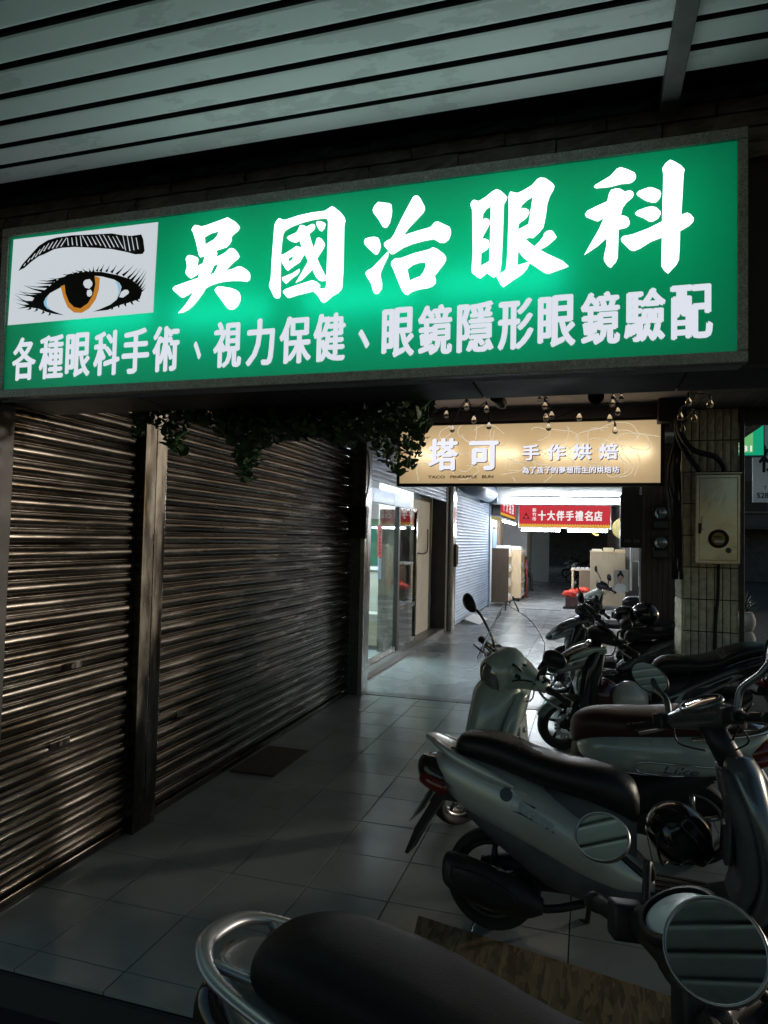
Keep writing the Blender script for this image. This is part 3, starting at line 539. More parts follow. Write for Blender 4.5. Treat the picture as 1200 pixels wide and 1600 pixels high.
def panel(name, x0, x1, z0, z1, m, par, Y):
    b = bmesh.new(); q = plane_map('-y', Y); flat_mesh(b, [(x0,z0),(x1,z0),(x1,z1),(x0,z1)], [(0,1,2,3)], q); return to_obj(name, b, m, par)
panel('face_panel', -2.302, .418, 2.230, 2.868, 'sign_green', gs, SY)
for x0, z in ((-2.02, 2.49), (-1.52, 2.475), (-.98, 2.485), (-.50, 2.50)):
    b = bmesh.new(); tube(b, [(x0, SY+.062, z), (x0+.42, SY+.062, z)], .012, 10, 1); to_obj('lamp_tube', b, 'tube_box', gs, True)
def flat_part(name, ringsets, m, par, d):
    b = bmesh.new()
    for i, rs in enumerate(ringsets):
        V, F = curve_fill([[(x/1000, z/1000) for x, z in r] for r in rs]); flat_mesh(b, V, F, pm, d+i*.0002)
    return to_obj(name, b, m, par)
for k, v in BIG.items(): flat_part('large_character', v, 'sign_white', gs, .003)
for ch, x0, x1, z0, z1 in CAPTION:
    b = bmesh.new(); glyph_fit(b, ch, x0, x1, z0, z1, pm, 0.0050 if ch != '、' else .003, .003); to_obj('caption_character', b, 'sign_white_soft', gs)
pic = flat_part('eye_picture', [[EYE['picture']]], 'picture_white', gs, .003)
b = bmesh.new()
flat_part('eyebrow', [[EYE['eyebrow']]], 'ink', pic, .0045); flat_part('brow_hairs', [[h] for h in EYE['hairs']], 'picture_white', pic, .0052)['kind'] = 'stuff'
flat_part('lashes', [[h] for h in EYE['lashes']], 'ink', pic, .0042)['kind'] = 'stuff'; flat_part('eyelid', [[EYE['lid']]], 'ink', pic, .0056)
[flat_part('eye_white', [[EYE[k_]]], 'picture_white', pic, .0064) for k_ in ('sclera', 'tear')]; [flat_part('eye_tint', [[EYE[k_]]], 'tint_blue', pic, .0074) for k_ in ('tint1', 'tint2')]
flat_part('iris', [[EYE['iris']]], 'iris_orange', pic, .0082); flat_part('pupil', [[EYE['pupil']]], 'ink', pic, .009); [flat_part('glint', [[EYE[k_]]], 'picture_white', pic, .0098) for k_ in ('glint1', 'glint2')]

# ================================================================ TAN SIGN
TYS = 6.85
tn = thing('bakery_sign', 'tan backlit bakery sign with white characters across the arcade', 'sign', (0, 0, 0))
for a in ((-1.925,.69,2.215,2.245),(-1.925,.69,2.845,2.875),(-1.925,-1.895,2.246,2.844),(.655,.69,2.246,2.844)): boxo('frame', a[0], a[1], TYS-.012, TYS+.10, a[2], a[3], 'dark_metal', tn, .003)
boxo('back', -1.9, .66, TYS+.085, TYS+.098, 2.24, 2.85, 'sign_back', tn)
panel('face_panel', -1.895, .655, 2.245, 2.845, 'sign_tan', tn, TYS)
for x in (-1.75, -1.1, -.45, .12):
    b = bmesh.new(); tube(b, [(x, TYS+.05, 2.54), (x+.45, TYS+.05, 2.54)], .012, 8, 1); to_obj('lamp_tube', b, 'tube', tn, True)
pt = plane_map('-y', TYS)
SX, SZ = 2.55, .60
def tx(u): return -1.895+(u-625)/(1033-625)*SX*1.0
def boxch(s, u0, u1, v0, v1, m, bold, d=.003, shadow=True):
    # sign-face position from fractions along its width and height
    x0, x1 = -1.895+u0*SX, -1.895+u1*SX; z1, z0 = 2.845-v0*SZ, 2.845-v1*SZ
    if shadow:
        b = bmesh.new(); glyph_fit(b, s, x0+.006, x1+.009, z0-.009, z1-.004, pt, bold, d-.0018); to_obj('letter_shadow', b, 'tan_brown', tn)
    b = bmesh.new(); glyph_fit(b, s, x0, x1, z0, z1, pt, bold, d); to_obj('character', b, m, tn)
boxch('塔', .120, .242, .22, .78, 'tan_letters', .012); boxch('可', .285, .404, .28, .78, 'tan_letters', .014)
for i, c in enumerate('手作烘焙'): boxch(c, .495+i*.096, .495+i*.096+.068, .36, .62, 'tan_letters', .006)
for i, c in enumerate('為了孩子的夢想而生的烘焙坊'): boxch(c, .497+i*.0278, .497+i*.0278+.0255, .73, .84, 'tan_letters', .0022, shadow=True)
b = bmesh.new()
for w, u0, u1 in (('TACO', .12, .19), ('PINEAPPLE', .212, .32), ('BUN', .34, .385)): glyph_fit(b, w, -1.895+u0*SX, -1.895+u1*SX, 2.845-.915*SZ, 2.845-.865*SZ, pt, .0018, .003)
to_obj('small_lettering', b, 'tan_brown', tn)
# faint line drawings of buns
r = random.Random(4)
b = bmesh.new()
for i in range(34):
    cx, cz = r.uniform(-1.75, .55), r.uniform(2.32, 2.78); rx, rz = r.uniform(.08, .22), r.uniform(.06, .14); ph = r.uniform(0, 6); a0 = r.uniform(0, 6); a1 = a0+r.uniform(2.2, 5.5)
    P = []
    for q in range(22):
        a = a0+(a1-a0)*q/21; w = 1+.13*math.sin(3*a+ph)
        P.append((cx+rx*math.cos(a)*w, cz+rz*math.sin(a)*w))
    for (x0, z0), (x1, z1) in zip(P, P[1:]):
        if min(x0, x1) < -1.89 or max(x0, x1) > .65 or min(z0, z1) < 2.25 or max(z0, z1) > 2.84: continue
        dx, dz = x1-x0, z1-z0; n = math.hypot(dx, dz) or 1; px, pz = -dz/n*.0036, dx/n*.0036
        flat_mesh(b, [(x0-px,z0-pz),(x1-px,z1-pz),(x1+px,z1+pz),(x0+px,z0+pz)], [(0,1,2,3)], pt, .0006)
to_obj('bun_line_drawing', b, 'tan_lines', tn)['kind'] = 'stuff'

# string lights and spot lamps in front of the tan sign
def strand(label, pts, z):
    t = thing('string_light', label, 'string lights', (0, 0, 0), group='string lights under the arcade ceiling')
    w = bmesh.new(); tube(w, [(x, y, zz+.07) for x, y, zz in pts], .004, 6, 3); to_obj('wire', w, 'cable', t, True)
    for i, (x, y, zz) in enumerate(pts):
        s = bmesh.new(); tube(s, [(x, y, zz+.07), (x+.003, y, zz+.035)], [.006, .011], 8, 1); so_ = to_obj('socket', s, 'black_plastic', t, True)
        g = bmesh.new(); lathe(g, [(0,-.036),(.012,-.034),(.021,-.024),(.024,-.01),(.022,.004),(.014,.02),(.009,.034),(.0,.036)], 14, 'z', (x+.003, y, zz)); to_obj('bulb', g, 'glass_bulb', t, True)
def P6(L, Y): return [(x, Y+rnd.uniform(-.12, .12), z) for x, z in L]
strand('string of clear bulbs left above the bakery sign', P6([(-1.62,2.86),(-1.55,2.74),(-1.42,2.72),(-1.28,2.84),(-1.22,2.70),(-1.05,2.86),(-1.0,2.76),(-.9,2.87),(-.88,2.72)], 6.1), 0)
strand('string of clear bulbs in the middle above the bakery sign', P6([(-.42,2.93),(-.36,2.92),(-.37,2.85),(-.32,2.80),(-.36,2.75),(-.34,2.68),(-.08,2.74)], 6.1), 0)
strand('string of clear bulbs right above the bakery sign', P6([(.2,2.91),(.27,2.93),(.19,2.85),(.24,2.81),(.17,2.74),(.22,2.65)], 6.1), 0)
strand('string of clear bulbs by the tiled pillar top', [(.76,5.3,2.83),(.93,5.2,2.82),(.73,5.6,2.76),(.88,5.6,2.74),(.72,6.0,2.72),(.84,6.1,2.72),(.80,6.5,2.70)], 0)
def spot(label, x, y, z, ang):
    t = thing('spot_lamp', label, 'lamp', (x, y, z), group='black spot lamps on the ceiling')
    s = bmesh.new(); box(s, -.035, .035, -.005, .005, .0, .23, .002); to_obj('bracket', s, 'black_plastic', t)
    h = bmesh.new(); lathe(h, [(0,.07),(.03,.07),(.042,.05),(.05,-.03),(.062,-.07),(.056,-.07),(.04,-.03),(0,-.02)], 18, 'y'); 
    for v in h.verts: v.co = Matrix.Rotation(ang, 3, 'X') @ Matrix.Rotation(.5*ang, 3, 'Z') @ v.co
    to_obj('lamp_head', h, 'black_plastic', t, True)
spot('black spot lamp on the ceiling left, over the ivy end', -1.36, 5.5, 2.79, -.9)
spot('black spot lamp on the ceiling over the middle of the bakery sign', -.69, 5.5, 2.80, -.5)
spot('black spot lamp on the ceiling right, over the sign end', .05, 5.5, 2.80, .1)

# ================================================================ IVY
IV = [(-2.1,2.12),(-2.042,2.089),(-1.957,2.154),(-1.812,1.989),(-1.751,2.166),(-1.549,2.05),(-1.462,1.862),(-1.389,2.033),(-1.265,2.068),(-1.114,2.07),(-.98,2.018),(-.939,2.089),(-.822,1.97),(-.737,1.883),(-.683,1.968),(-.64,2.061)]
def ivb(x):
    for (a, za), (c, zc) in zip(IV, IV[1:]):
        if a <= x <= c: return za+(zc-za)*(x-a)/(c-a)
    return 2.1
iv = thing('ivy_garland', 'trailing artificial ivy hanging under the green sign', 'ivy', (0, 0, 0))
leafs = bmesh.new(); r = random.Random(11)
def leaf(bm, p, s, r):
    out = [(0,0),(.35,.18),(.5,.5),(.3,.62),(.28,.85),(0,1.05),(-.28,.85),(-.3,.62),(-.5,.5),(-.35,.18)]
    R_ = Matrix.Rotation(r.uniform(0, 6.28), 3, 'Z') @ Matrix.Rotation(r.uniform(1.7, 3.0), 3, 'X') @ Matrix.Rotation(r.uniform(-.5, .5), 3, 'Z')
    vs_ = [bm.verts.new(p+R_ @ Vector((x*s*.9, y*s, -.25*s*(x*x*2)+.1*s*y*y))) for x, y in out]
    mid = bm.verts.new(p+R_ @ Vector((0, .5*s, .06*s)))
    for i in range(10): bm.faces.new((mid, vs_[i], vs_[(i+1) % 10]))
n = 0
while n < 3400:
    x = r.uniform(-2.06, -.63)
    if x < -1.62 and r.random() > .30: continue
    zb = ivb(x); top = 2.33; z = zb+(top-zb)*r.random()**.8
    yy = 2.68+r.uniform(-.06, .16) if x < -.95 else 2.68+r.uniform(-.06, .45)
    leaf(leafs, Vector((x*(yy/2.72), yy, 1.652+(z-1.652)*(yy/2.72))), r.choice((.026,.034,.045,.058))*r.uniform(.85,1.15), r); n += 1
o = to_obj('foliage', leafs, 'ivy_leaf', iv); o['kind'] = 'stuff'
b = bmesh.new()
for i in range(15):
    x = -2.0+1.36*i/14; x2 = x+r.uniform(-.06, .06); zb = ivb(max(-2.05, min(-.65, x2)))
    tube(b, [(x, 2.70, 2.34), ((x+x2)/2+.02, 2.74, (2.34+zb)/2), (x2, 2.71, zb+.03)], .0035, 5, 3)
tube(b, [(-2.05,2.7,2.33),(-1.4,2.74,2.29),(-.7,2.8,2.32)], .007, 6, 4)
to_obj('stems', b, 'ivy_stem', iv, True)['kind'] = 'stuff'

# ================================================================ GLAZED ENTRANCE (second building)
en = thing('shop_entrance', 'glazed shop entrance with a half rolled up steel shutter above', 'entrance', (0, 0, 0))
boxo('sill', -2.72, -2.46, 7.2, 12.3, 0, .075, 'granite', en, .005)
me = slat_mesh(5.0, .06, .014, 'slat_blue')
for k in range(7):
    s = bpy.data.objects.new('slat', me); COL.objects.link(s); s.parent = en; s.location = (-2.47, 7.28, 2.36+k*.06)
boxo('shutter_box', -2.8, -2.44, 7.2, 12.3, 2.79, 3.05, 'dark_metal', en)
for k in range(3): boxo('header_plate', -2.66, -2.60, 7.25+k*.95, 7.25+k*.95+.94, 2.13, 2.31, 'slat_blue', en, .004)
# glazing bays
boxo('jamb', -2.65, -2.585, 7.16, 7.24, .076, 2.3, 'steel', en, .004)
for y0, y1 in ((7.25, 8.0), (8.01, 9.35)):
    pn = boxo('pane', -2.622, -2.614, y0, y1, .14, 2.12, 'pane', en); boxo('rail', -2.64, -2.596, y0, y1, .078, .139, 'steel', pn, .004)
boxo('jamb', -2.65, -2.585, 9.36, 9.45, .078, 2.12, 'dark_metal', en, .004)
# open door leaf with shelf boxes behind it
dr = boxo('door_leaf', -2.642, -2.634, 9.5, 10.55, .14, 2.1, 'door_glass', en)
for a in ((9.47,9.52,.08,2.14),(10.53,10.6,.08,2.14)): boxo('stile', -2.665, -2.61, a[0], a[1], a[2], a[3], 'steel_worn', dr, .004)
for z in (.08, .62, 2.1): boxo('door_rail', -2.66, -2.615, 9.53, 10.52, z, z+.06, 'steel_worn', dr, .004)
boxo('recess_wall', -3.3, -2.72, 10.7, 12.1, 0, 2.8, 'plaster', en)
boxo('jamb', -2.72, -2.45, 12.11, 12.3, .0, 2.78, 'dark_metal', en, .006)
b = bmesh.new(); tube(b, [(-2.70,10.75,1.46),(-2.69,11.2,1.43),(-2.69,11.6,1.45),(-2.69,11.68,1.62),(-2.69,11.66,1.85)], .012, 8); to_obj('cord', b, 'cable', en, True)
# room behind the glass
rm = thing('shop_room', 'pale lit shop interior behind the glass panes', 'room', (0, 0, 0))
boxo('room_floor', -6.2, -2.73, 7.2, 12.6, -.1, .003, 'tile_cool', rm); boxo('back_wall', -6.4, -6.21, 7.2, 12.6, 0, 3, 'white_wall', rm)
boxo('end_wall', -6.2, -3.31, 12.61, 12.8, 0, 3, 'grey_tilewall', rm); boxo('near_wall', -6.2, -2.74, 7.0, 7.19, 0, 3, 'white_wall', rm); boxo('room_ceiling', -6.2, -2.81, 7.2, 12.6, 2.8, 2.9, 'white_wall', rm)
lt = thing('ceiling_lamp', 'fluorescent lamp on the ceiling of the glazed shop', 'lamp', (-3.5, 9.6, 2.72)); boxo('housing', -.09, .09, -.62, .62, .035, .08, 'white_wall', lt)
b = bmesh.new(); tube(b, [(0,-.6,.012),(0,.6,.012)], .016, 8, 1); to_obj('tube', b, 'tube_room', lt, True)
# goods seen through the glass
cu = thing('sales_counter', 'grey wood sales counter inside the glazed shop', 'counter', (-3.9, 10.6, 0)); boxo('carcass', 0, .95, 0, .5, 0, 1.15, 'plaster', cu, .006); boxo('top', -.02, .97, -.03, .53, 1.151, 1.185, 'white_wall', cu, .004)
cb = thing('carton_box', 'low dim carton with pale lid on the glazed shop floor', 'box', (-3.35, 9.75, 0.004)); boxo('body', 0, .62, 0, .35, .06, .42, 'carton', cb, .006); boxo('lid', -.02, .64, -.02, .37, .421, .53, 'plaster', cb, .006); boxo('pallet', .01, .61, .01, .34, .0, .059, 'cast_dark', cb)
ps = thing('wall_poster', 'green food poster with the character for water inside the glazed shop', 'poster', (0, 0, 0)); ppl = plane_map('-y', 12.58)
boxo('sheet', -4.35, -3.35, 12.58, 12.6, 1.15, 2.05, 'poster_green', ps)
b = bmesh.new(); lathe(b, [(0,0),(.2,0)], 24, 'y', (-3.72, 12.575, 1.82)); to_obj('dish_photo', b, 'poster_photo', ps)
b = bmesh.new(); lathe(b, [(0,0),(.17,0)], 24, 'y', (-3.62, 12.572, 1.48)); to_obj('dish_photo', b, 'poster_photo', ps)
b = bmesh.new(); glyph_fit(b, '水', -4.28, -4.02, 1.72, 1.95, plane_map('-y', 12.572), .008); to_obj('character', b, 'print_white', ps)
boxo('blue_strip', -3.9, -3.4, 12.56, 12.575, 1.02, 1.14, 'print_navy', ps)
rs = thing('couplet_strip', 'red paper strip with black brush writing stuck on the pane', 'paper', (-2.611, 8.42, 1.42)); boxo('sheet', 0, .002, 0, .2, 0, .42, 'print_red', rs); b = bmesh.new()
glyph_fit(b, '大', .04, .16, .27, .38, lambda x, z, d=0: Vector((.003+d, x, z)), .004); [tube(b, [(.003, .06+.02*q, .25-.045*q), (.003, .1, .235-.045*q), (.003, .14-.015*q, .22-.045*q)], [.004,.009,.003], 6, 2) for q in range(5)]; to_obj('brush_writing', b, 'print_black', rs)
o = boxo('pale_blue_notice', -2.611, -2.609, 8.48, 8.62, 1.13, 1.4, 'goods_blue'); tag(o, 'small pale blue notice stuck below the red paper strip', 'notice')
sr = thing('gift_shelf', 'rack of dark red gift boxes behind the open glass door', 'rack', (-2.95, 9.62, 0))
for z in (.55, 1.0, 1.42, 1.85): boxo('shelf_board', 0, .25, 0, .85, z, z+.02, 'steel_worn', sr)
for z in (1.02, 1.44, 1.87):
    for i in range(3): boxo('gift_box', .04, .22, .04+i*.27, .04+i*.27+.22, z+.002, z+.18+.04*(i % 2), 'print_red_dim', sr, .004)
for y in (0, .83): boxo('upright', 0, .25, y-.021, y-.001, 0, 2.1, 'steel_worn', sr)

# steel posts and the pale blue shutter further on
post('polished steel shutter post between the entrance and the pale blue shutter', 12.32, 12.62, -2.46, -2.36, 2.8, 'steel', 1)
ks = thing('key_switch', 'grey shutter switch box on the polished steel post', 'switch', (-2.355, 12.38, 1.18)); boxo('case', 0, .05, 0, .12, 0, .42, 'black_plastic', ks, .006); boxo('cover', .051, .06, .03, .12, .04, .40, 'steel', ks, .004)
bs = thing('roller_shutter', 'closed pale blue roller shutter beyond the glazed entrance', 'shutter', (-2.43, 12.7, 0))
h = .062; n_ = 43; me = slat_mesh(4.75, h, .016, 'slat_blue')
for k in range(n_):
    s = bpy.data.objects.new('slat', me); COL.objects.link(s); s.parent = bs; s.location = (0, 0, k*h+.03)
boxo('bottom_bar', -.01, .02, 0, 4.75, .003, .028, 'steel', bs); boxo('guide_rail', -.02, .05, 4.751, 4.83, 0, 2.7, 'slat_blue', bs)
boxo('backing', -.3, -.02, .0, 4.9, 0, 3.0, 'concrete', bs)
sr_ = thing('shutter_drum', 'pale blue rounded shutter housing above the pale blue shutter', 'shutter housing', (-2.22, 13.0, 2.78))
b = bmesh.new(); tube(b, [(0,0,0),(0,2.9,0)], .2, 22, 1); to_obj('drum', b, 'slat_blue', sr_, True); boxo('end_bracket', -.2, .2, 2.9, 2.95, -.22, .25, 'slat_blue', sr_)
rp = thing('door_ramp', 'small pale metal ramp at the foot of the pale blue shutter', 'ramp', (-2.36, 13.6, .001)); b = bmesh.new()
vs_ = [b.verts.new(p) for p in ((0,0,0),(.32,0,0),(0,0,.09),(0,1.2,0),(.32,1.2,0),(0,1.2,.09))]
for f in ((0,2,1),(3,4,5),(0,1,4,3),(1,2,5,4),(0,3,5,2)): b.faces.new([vs_[i] for i in f])
to_obj('plate', b, 'white_wall', rp)

# ================================================================ PILLAR ON THE RIGHT
pl = thing('tiled_pillar', 'square pillar clad in narrow beige split tiles on the right', 'pillar', (0, 0, 0))
PX0, PX1, PY = .835, 1.305, 6.75
boxo('core', PX0+.012, PX1-.002, PY+.012, PY+.5, 0, 2.92, 'mortar', pl)
def split_tile(w, h, s):
    r = random.Random(s); bm = bmesh.new(); nx, nz = 3, 7
    g = [[bm.verts.new((w*i/nx, -(.004+.008*r.random()) if 0 < i < nx and 0 < j < nz else -.002, h*j/nz)) for i in range(nx+1)] for j in range(nz+1)]
    for j in range(nz):
        for i in range(nx): bm.faces.new((g[j][i], g[j][i+1], g[j+1][i+1], g[j+1][i]))
    bk = [bm.verts.new((x, .012, z)) for x, z in ((0,0),(w,0),(w,h),(0,h))]
    bm.faces.new([bk[0], bk[1]]+g[0][::-1]); bm.faces.new([bk[2], bk[3]]+g[nz])
    bm.faces.new([bk[3], bk[0]]+[g[j][0] for j in range(nz+1)]); bm.faces.new([bk[1], bk[2]]+[g[j][nx] for j in range(nz, -1, -1)])
    me = bpy.data.meshes.new('tile'); bm.normal_update(); bm.to_mesh(me); bm.free(); me.materials.append(M['pillar_tile']); return me
stl = [split_tile(.0575, .280, s) for s in range(6)]
for k in range(10):
    for i in range(7):
        o = bpy.data.objects.new('split_tile', rnd.choice(stl)); COL.objects.link(o); o.parent = pl; o.location = (PX0+.013+i*.0655, PY, .02+k*.29)
    for i in range(7):
        o = bpy.data.objects.new('split_tile', rnd.choice(stl)); COL.objects.link(o); o.parent = pl; o.location = (PX0, PY+.02+i*.0655+.06, .02+k*.29); o.rotation_euler = (0, 0, -PI/2)
boxo('corner_pipe', 1.306, 1.345, PY-.03, PY+.01, G, 2.915, 'dark_metal', pl, .008)
hdr = boxo('pillar_header', 1.31, 1.73, PY+.02, PY+.3, 2.80, 2.917, 'dark_metal'); tag(hdr, 'dark lintel running right from the tiled pillar top', 'lintel')
cbx = thing('meter_cabinet', 'stainless steel meter cabinet with a round window on the tiled pillar', 'cabinet', (.925, 6.60, 1.50))
boxo('case', 0, .36, 0, .13, 0, .80, 'cabinet', cbx, .006); boxo('hood', -.012, .372, -.022, .132, .801, .815, 'steel', cbx, .003)
d = boxo('door', .03, .335, -.012, -.001, .035, .765, 'cabinet', cbx, .003)
for a in ((.022,.343,.766,.79),(.022,.343,.012,.032)): boxo('door_frame', a[0], a[1], -.014, -.001, a[2], a[3], 'steel', cbx, .002)
for a in ((.004,.027),(.338,.357)): boxo('door_frame', a[0], a[1], -.014, -.001, .012, .79, 'steel', cbx, .002)
hd = boxo('handle', .045, .07, -.035, -.012, .30, .42, 'steel', d, .005); boxo('lock', .02, .045, -.03, -.012, .27, .36, 'cast_dark', d, .005)
b = bmesh.new(); lathe(b, [(.058,-.018),(.08,-.018),(.083,-.012),(.083,0),(.058,0)], 30, 'y', (.185, -.012, .225)); w = to_obj('window_rim', b, 'rubber', d, True)
b = bmesh.new(); lathe(b, [(0,-.003),(.06,-.003)], 28, 'y', (.185, -.012, .225)); to_obj('window_glass', b, 'lens_smoke', d)
boxo('meter_face', .15, .23, -.0165, -.0152, .19, .215, 'dial', d); boxo('meter_face', .14, .21, -.0165, -.0152, .235, .25, 'grey_plastic', d)
b = bmesh.new(); lathe(b, [(0,-.004),(.022,-.004),(.024,0)], 18, 'y', (.265, -.012, .125)); to_obj('knock_out', b, 'grey_plastic', d)
b = bmesh.new(); tube(b, [(.79,6.66,2.85),(.80,6.62,2.68),(.90,6.60,2.52),(1.08,6.62,2.46),(1.16,6.66,2.38),(1.17,6.67,2.315)], .026, 10); o = to_obj('conduit', b, 'cable', smooth=True); tag(o, 'thick black conduit curving down to the right of the steel cabinet top', 'conduit')
b = bmesh.new(); tube(b, [(.77,6.69,2.86),(.79,6.67,2.65),(.87,6.66,2.47),(.95,6.66,2.36),(.96,6.67,2.315)], .024, 10); o = to_obj('conduit', b, 'cable', smooth=True); tag(o, 'thick black conduit dropping to the left of the steel cabinet top', 'conduit')
b = bmesh.new(); tube(b, [(1.135,6.735,1.5),(1.13,6.73,1.2),(1.11,6.73,.95),(1.105,6.73,.3)], .014, 8); o = to_obj('ground_cable', b, 'cable', smooth=True); tag(o, 'thin black cable running down the pillar below the steel cabinet', 'cable')
bcab = bmesh.new(); r = random.Random(5)
for i in range(9):
    x = .75+.06*r.random(); tube(bcab, [(x+r.uniform(-.1,.06), 6.7+r.uniform(0,.2), 2.9), (x, 6.72, 2.6), (x+r.uniform(-.05,.03), 6.72+r.uniform(-.02,.06), 2.3), (x+r.uniform(-.03,.03), 6.74, 1.9), (x+r.uniform(-.02,.03), 6.74, 1.35)], r.choice((.007,.011,.016)), 7, 4)
o = to_obj('cable_bundle', bcab, 'cable', smooth=True); tag(o, 'tangled bundle of black cables down the left side of the tiled pillar', 'cables')

# brown grooved wall and meters further back
bw = thing('grooved_wall', 'brown vertical grooved wall strip behind the parked scooters', 'wall', (0, 9.0, 0))
boxo('core', .64, 1.36, .012, .3, 0, 3.0, 'mortar', bw)
for i in range(11): piece('plank', .642+i*.064, .642+i*.064+.058, 0, .02, .0, 2.9, 'brown_panel', bw, .003)
def meter(label, x, z):
    t = thing('electric_meter', label, 'meter', (x, 8.99, z), group='electric meters on the grooved wall'); boxo('base', -.09, .09, -.09, 0, -.16, .13, 'black_plastic', t, .012)
    b = bmesh.new(); lathe(b, [(0,-.17),(.045,-.165),(.07,-.14),(.078,-.091)], 22, 'y', (0,0,.03)); to_obj('dome', b, 'lens_clear', t, True); boxo('terminal_cover', -.08, .08, -.11, -.091, -.15, -.07, 'grey_plastic', t, .006)
meter('upper round electric meter on the brown grooved wall', .86, 2.02); meter('lower round electric meter on the brown grooved wall', .86, 1.66)
o = boxo('junction_box', .93, 1.14, 8.86, 8.985, 1.98, 2.32, 'grey_plastic', bev=.01); tag(o, 'grey junction box beside the upper electric meter', 'box')
dbx = thing('hanging_cabinet', 'large black metal box hung in front of the far bright shop', 'cabinet', (0, 8.5, 0)); boxo('case', .375, .63, 0, .22, 1.62, 2.25, 'black_plastic', dbx, .012)
for x in (.42, .52): boxo('label_plate', x, x+.07, -.003, -.0005, 1.68, 1.72, 'grey_plastic', dbx)
boxo('bracket', .40, .60, .221, .30, 2.0, 3.05, 'dark_metal', dbx)

# ================================================================ FAR BRIGHT SHOP
def lamp(label, x0, x1, y0, y1, z, m='tube_far', house=True):
    t = thing('fluorescent_lamp', label, 'lamp', (x0, y0, z)); L = Vector((x1-x0, y1-y0, 0)); u = L.normalized(); w = Vector((-u.y, u.x, 0))*.045
    if house:
        b = bmesh.new(); c = [b.verts.new(p+Vector((0,0,zz))) for zz in (.03, .08) for p in (-w, L-w, L+w, w)]
        for f in ((0,3,2,1),(4,5,6,7),(0,1,5,4),(1,2,6,5),(2,3,7,6),(3,0,4,7)): b.faces.new([c[i] for i in f])
        to_obj('housing', b, 'white_wall', t)
    b = bmesh.new(); tube(b, [u*.02, L-u*.02], .022, 10, 1); to_obj('tube', b, m, t, True); return t
lamp('left fluorescent tube above the far red banner', -1.86, -.62, 17.05, 17.05, 2.74); lamp('right fluorescent tube above the far red banner', -.5, .78, 17.05, 17.05, 2.72)
lamp('left fluorescent tube under the far red banner', -1.66, -.66, 17.98, 17.98, 1.98); lamp('right fluorescent tube under the far red banner', -.5, .5, 17.98, 17.98, 1.98)
lamp('fluorescent tube under the red side sign of the far shop', -2.1, -2.1, 17.8, 20.8, 2.2)
li = thing('white_lintel', 'white painted lintel above the far red banner', 'lintel', (0, 0, 0)); boxo('lintel_face', -2.3, 1.2, 17.3, 17.5, 2.62, 3.05, 'white_wall', li)
c3 = boxo('far_ceiling', -4.6, 1.3, 17.02, 26.5, 3.06, 3.25, 'white_wall'); struct(c3)
c4 = boxo('dark_arcade_ceiling', -4.6, 1.3, 26.51, 60, 3.0, 3.25, 'facade_dark'); struct(c4)
bn = thing('red_banner', 'red hanging banner sign with white Chinese characters in the far bright shop', 'sign', (0, 18, 0))
boxo('frame', -1.735, .575, .012, .10, 2.04, 2.655, 'white_wall', bn, .004); pb = plane_map('-y', .0115)
def face(name, x0, x1, z0, z1, m, par, pmf, d): 
    b = bmesh.new(); flat_mesh(b, [(x0,z0),(x1,z0),(x1,z1),(x0,z1)], [(0,1,2,3)], pmf, d); return to_obj(name, b, m, par)
face('face_panel', -1.71, .55, 2.065, 2.63, 'sign_red', bn, pb, .002); face('yellow_band', -1.71, .55, 2.065, 2.125, 'sign_yellow', bn, pb, .004)
b = bmesh.new()
for i in range(36):
    x = -1.70+i*.0625; flat_mesh(b, [(x,2.125),(x+.05,2.125),(x+.04,2.15),(x+.01,2.15)], [(0,1,2,3)], pb, .004)
to_obj('scallop_border', b, 'sign_yellow', bn)['kind'] = 'stuff'
for i, c in enumerate('十大伴手禮名店'):
    b = bmesh.new(); x = -1.235+i*.232; glyph_fit(b, c, x, x+.205, 2.24, 2.50, pb, .010, .005); to_obj('character', b, 'sign_red_white', bn)
for i, c in enumerate('新竹市'):
    b = bmesh.new(); z = 2.46-i*.115; glyph_fit(b, c, -1.375, -1.275, z, z+.10, pb, .003, .005); to_obj('character', b, 'sign_red_white', bn)
b = bmesh.new(); cx, cz = -1.535, 2.33
for q in range(3):
    a = PI/2+q*2*PI/3; flat_mesh(b, [(cx+.125*math.cos(a), cz+.125*math.sin(a)), (cx+.05*math.cos(a+.6), cz+.05*math.sin(a+.6)), (cx+.05*math.cos(a-.6), cz+.05*math.sin(a-.6))], [(0,1,2)], pb, .005)
for q in range(16):
    a, c = 2*PI*q/16, 2*PI*(q+1)/16; flat_mesh(b, [(cx+.062*math.cos(a),cz+.062*math.sin(a)),(cx+.062*math.cos(c),cz+.062*math.sin(c)),(cx+.045*math.cos(c),cz+.045*math.sin(c)),(cx+.045*math.cos(a),cz+.045*math.sin(a))], [(0,1,2,3)], pb, .006)
to_obj('emblem', b, 'ink', bn)
b = bmesh.new(); r = random.Random(2)
for i in range(9): x = -.9+i*.15; box(b, x, x+.07, .003, .005, 2.083, 2.10)
to_obj('tiny_lettering', b, 'print_red', bn)['kind'] = 'stuff'
ss = thing('red_side_sign', 'red and yellow sign along the left wall of the far shop', 'sign', (0, 0, 0)); psx = plane_map('+x', -2.145)
boxo('case', -2.35, -2.15, 17.55, 21.3, 2.33, 2.85, 'dark_metal', ss); face('face_panel', 17.6, 21.25, 2.36, 2.83, 'sign_red', ss, psx, .0); face('yellow_band', 17.6, 21.25, 2.36, 2.43, 'sign_yellow', ss, psx, .002)
for i, c in enumerate('十大名店'):
    b = bmesh.new(); glyph_fit(b, c, 18.0+i*.75, 18.55+i*.75, 2.48, 2.80, psx, .02, .003); to_obj('character', b, 'sign_red_white', ss)
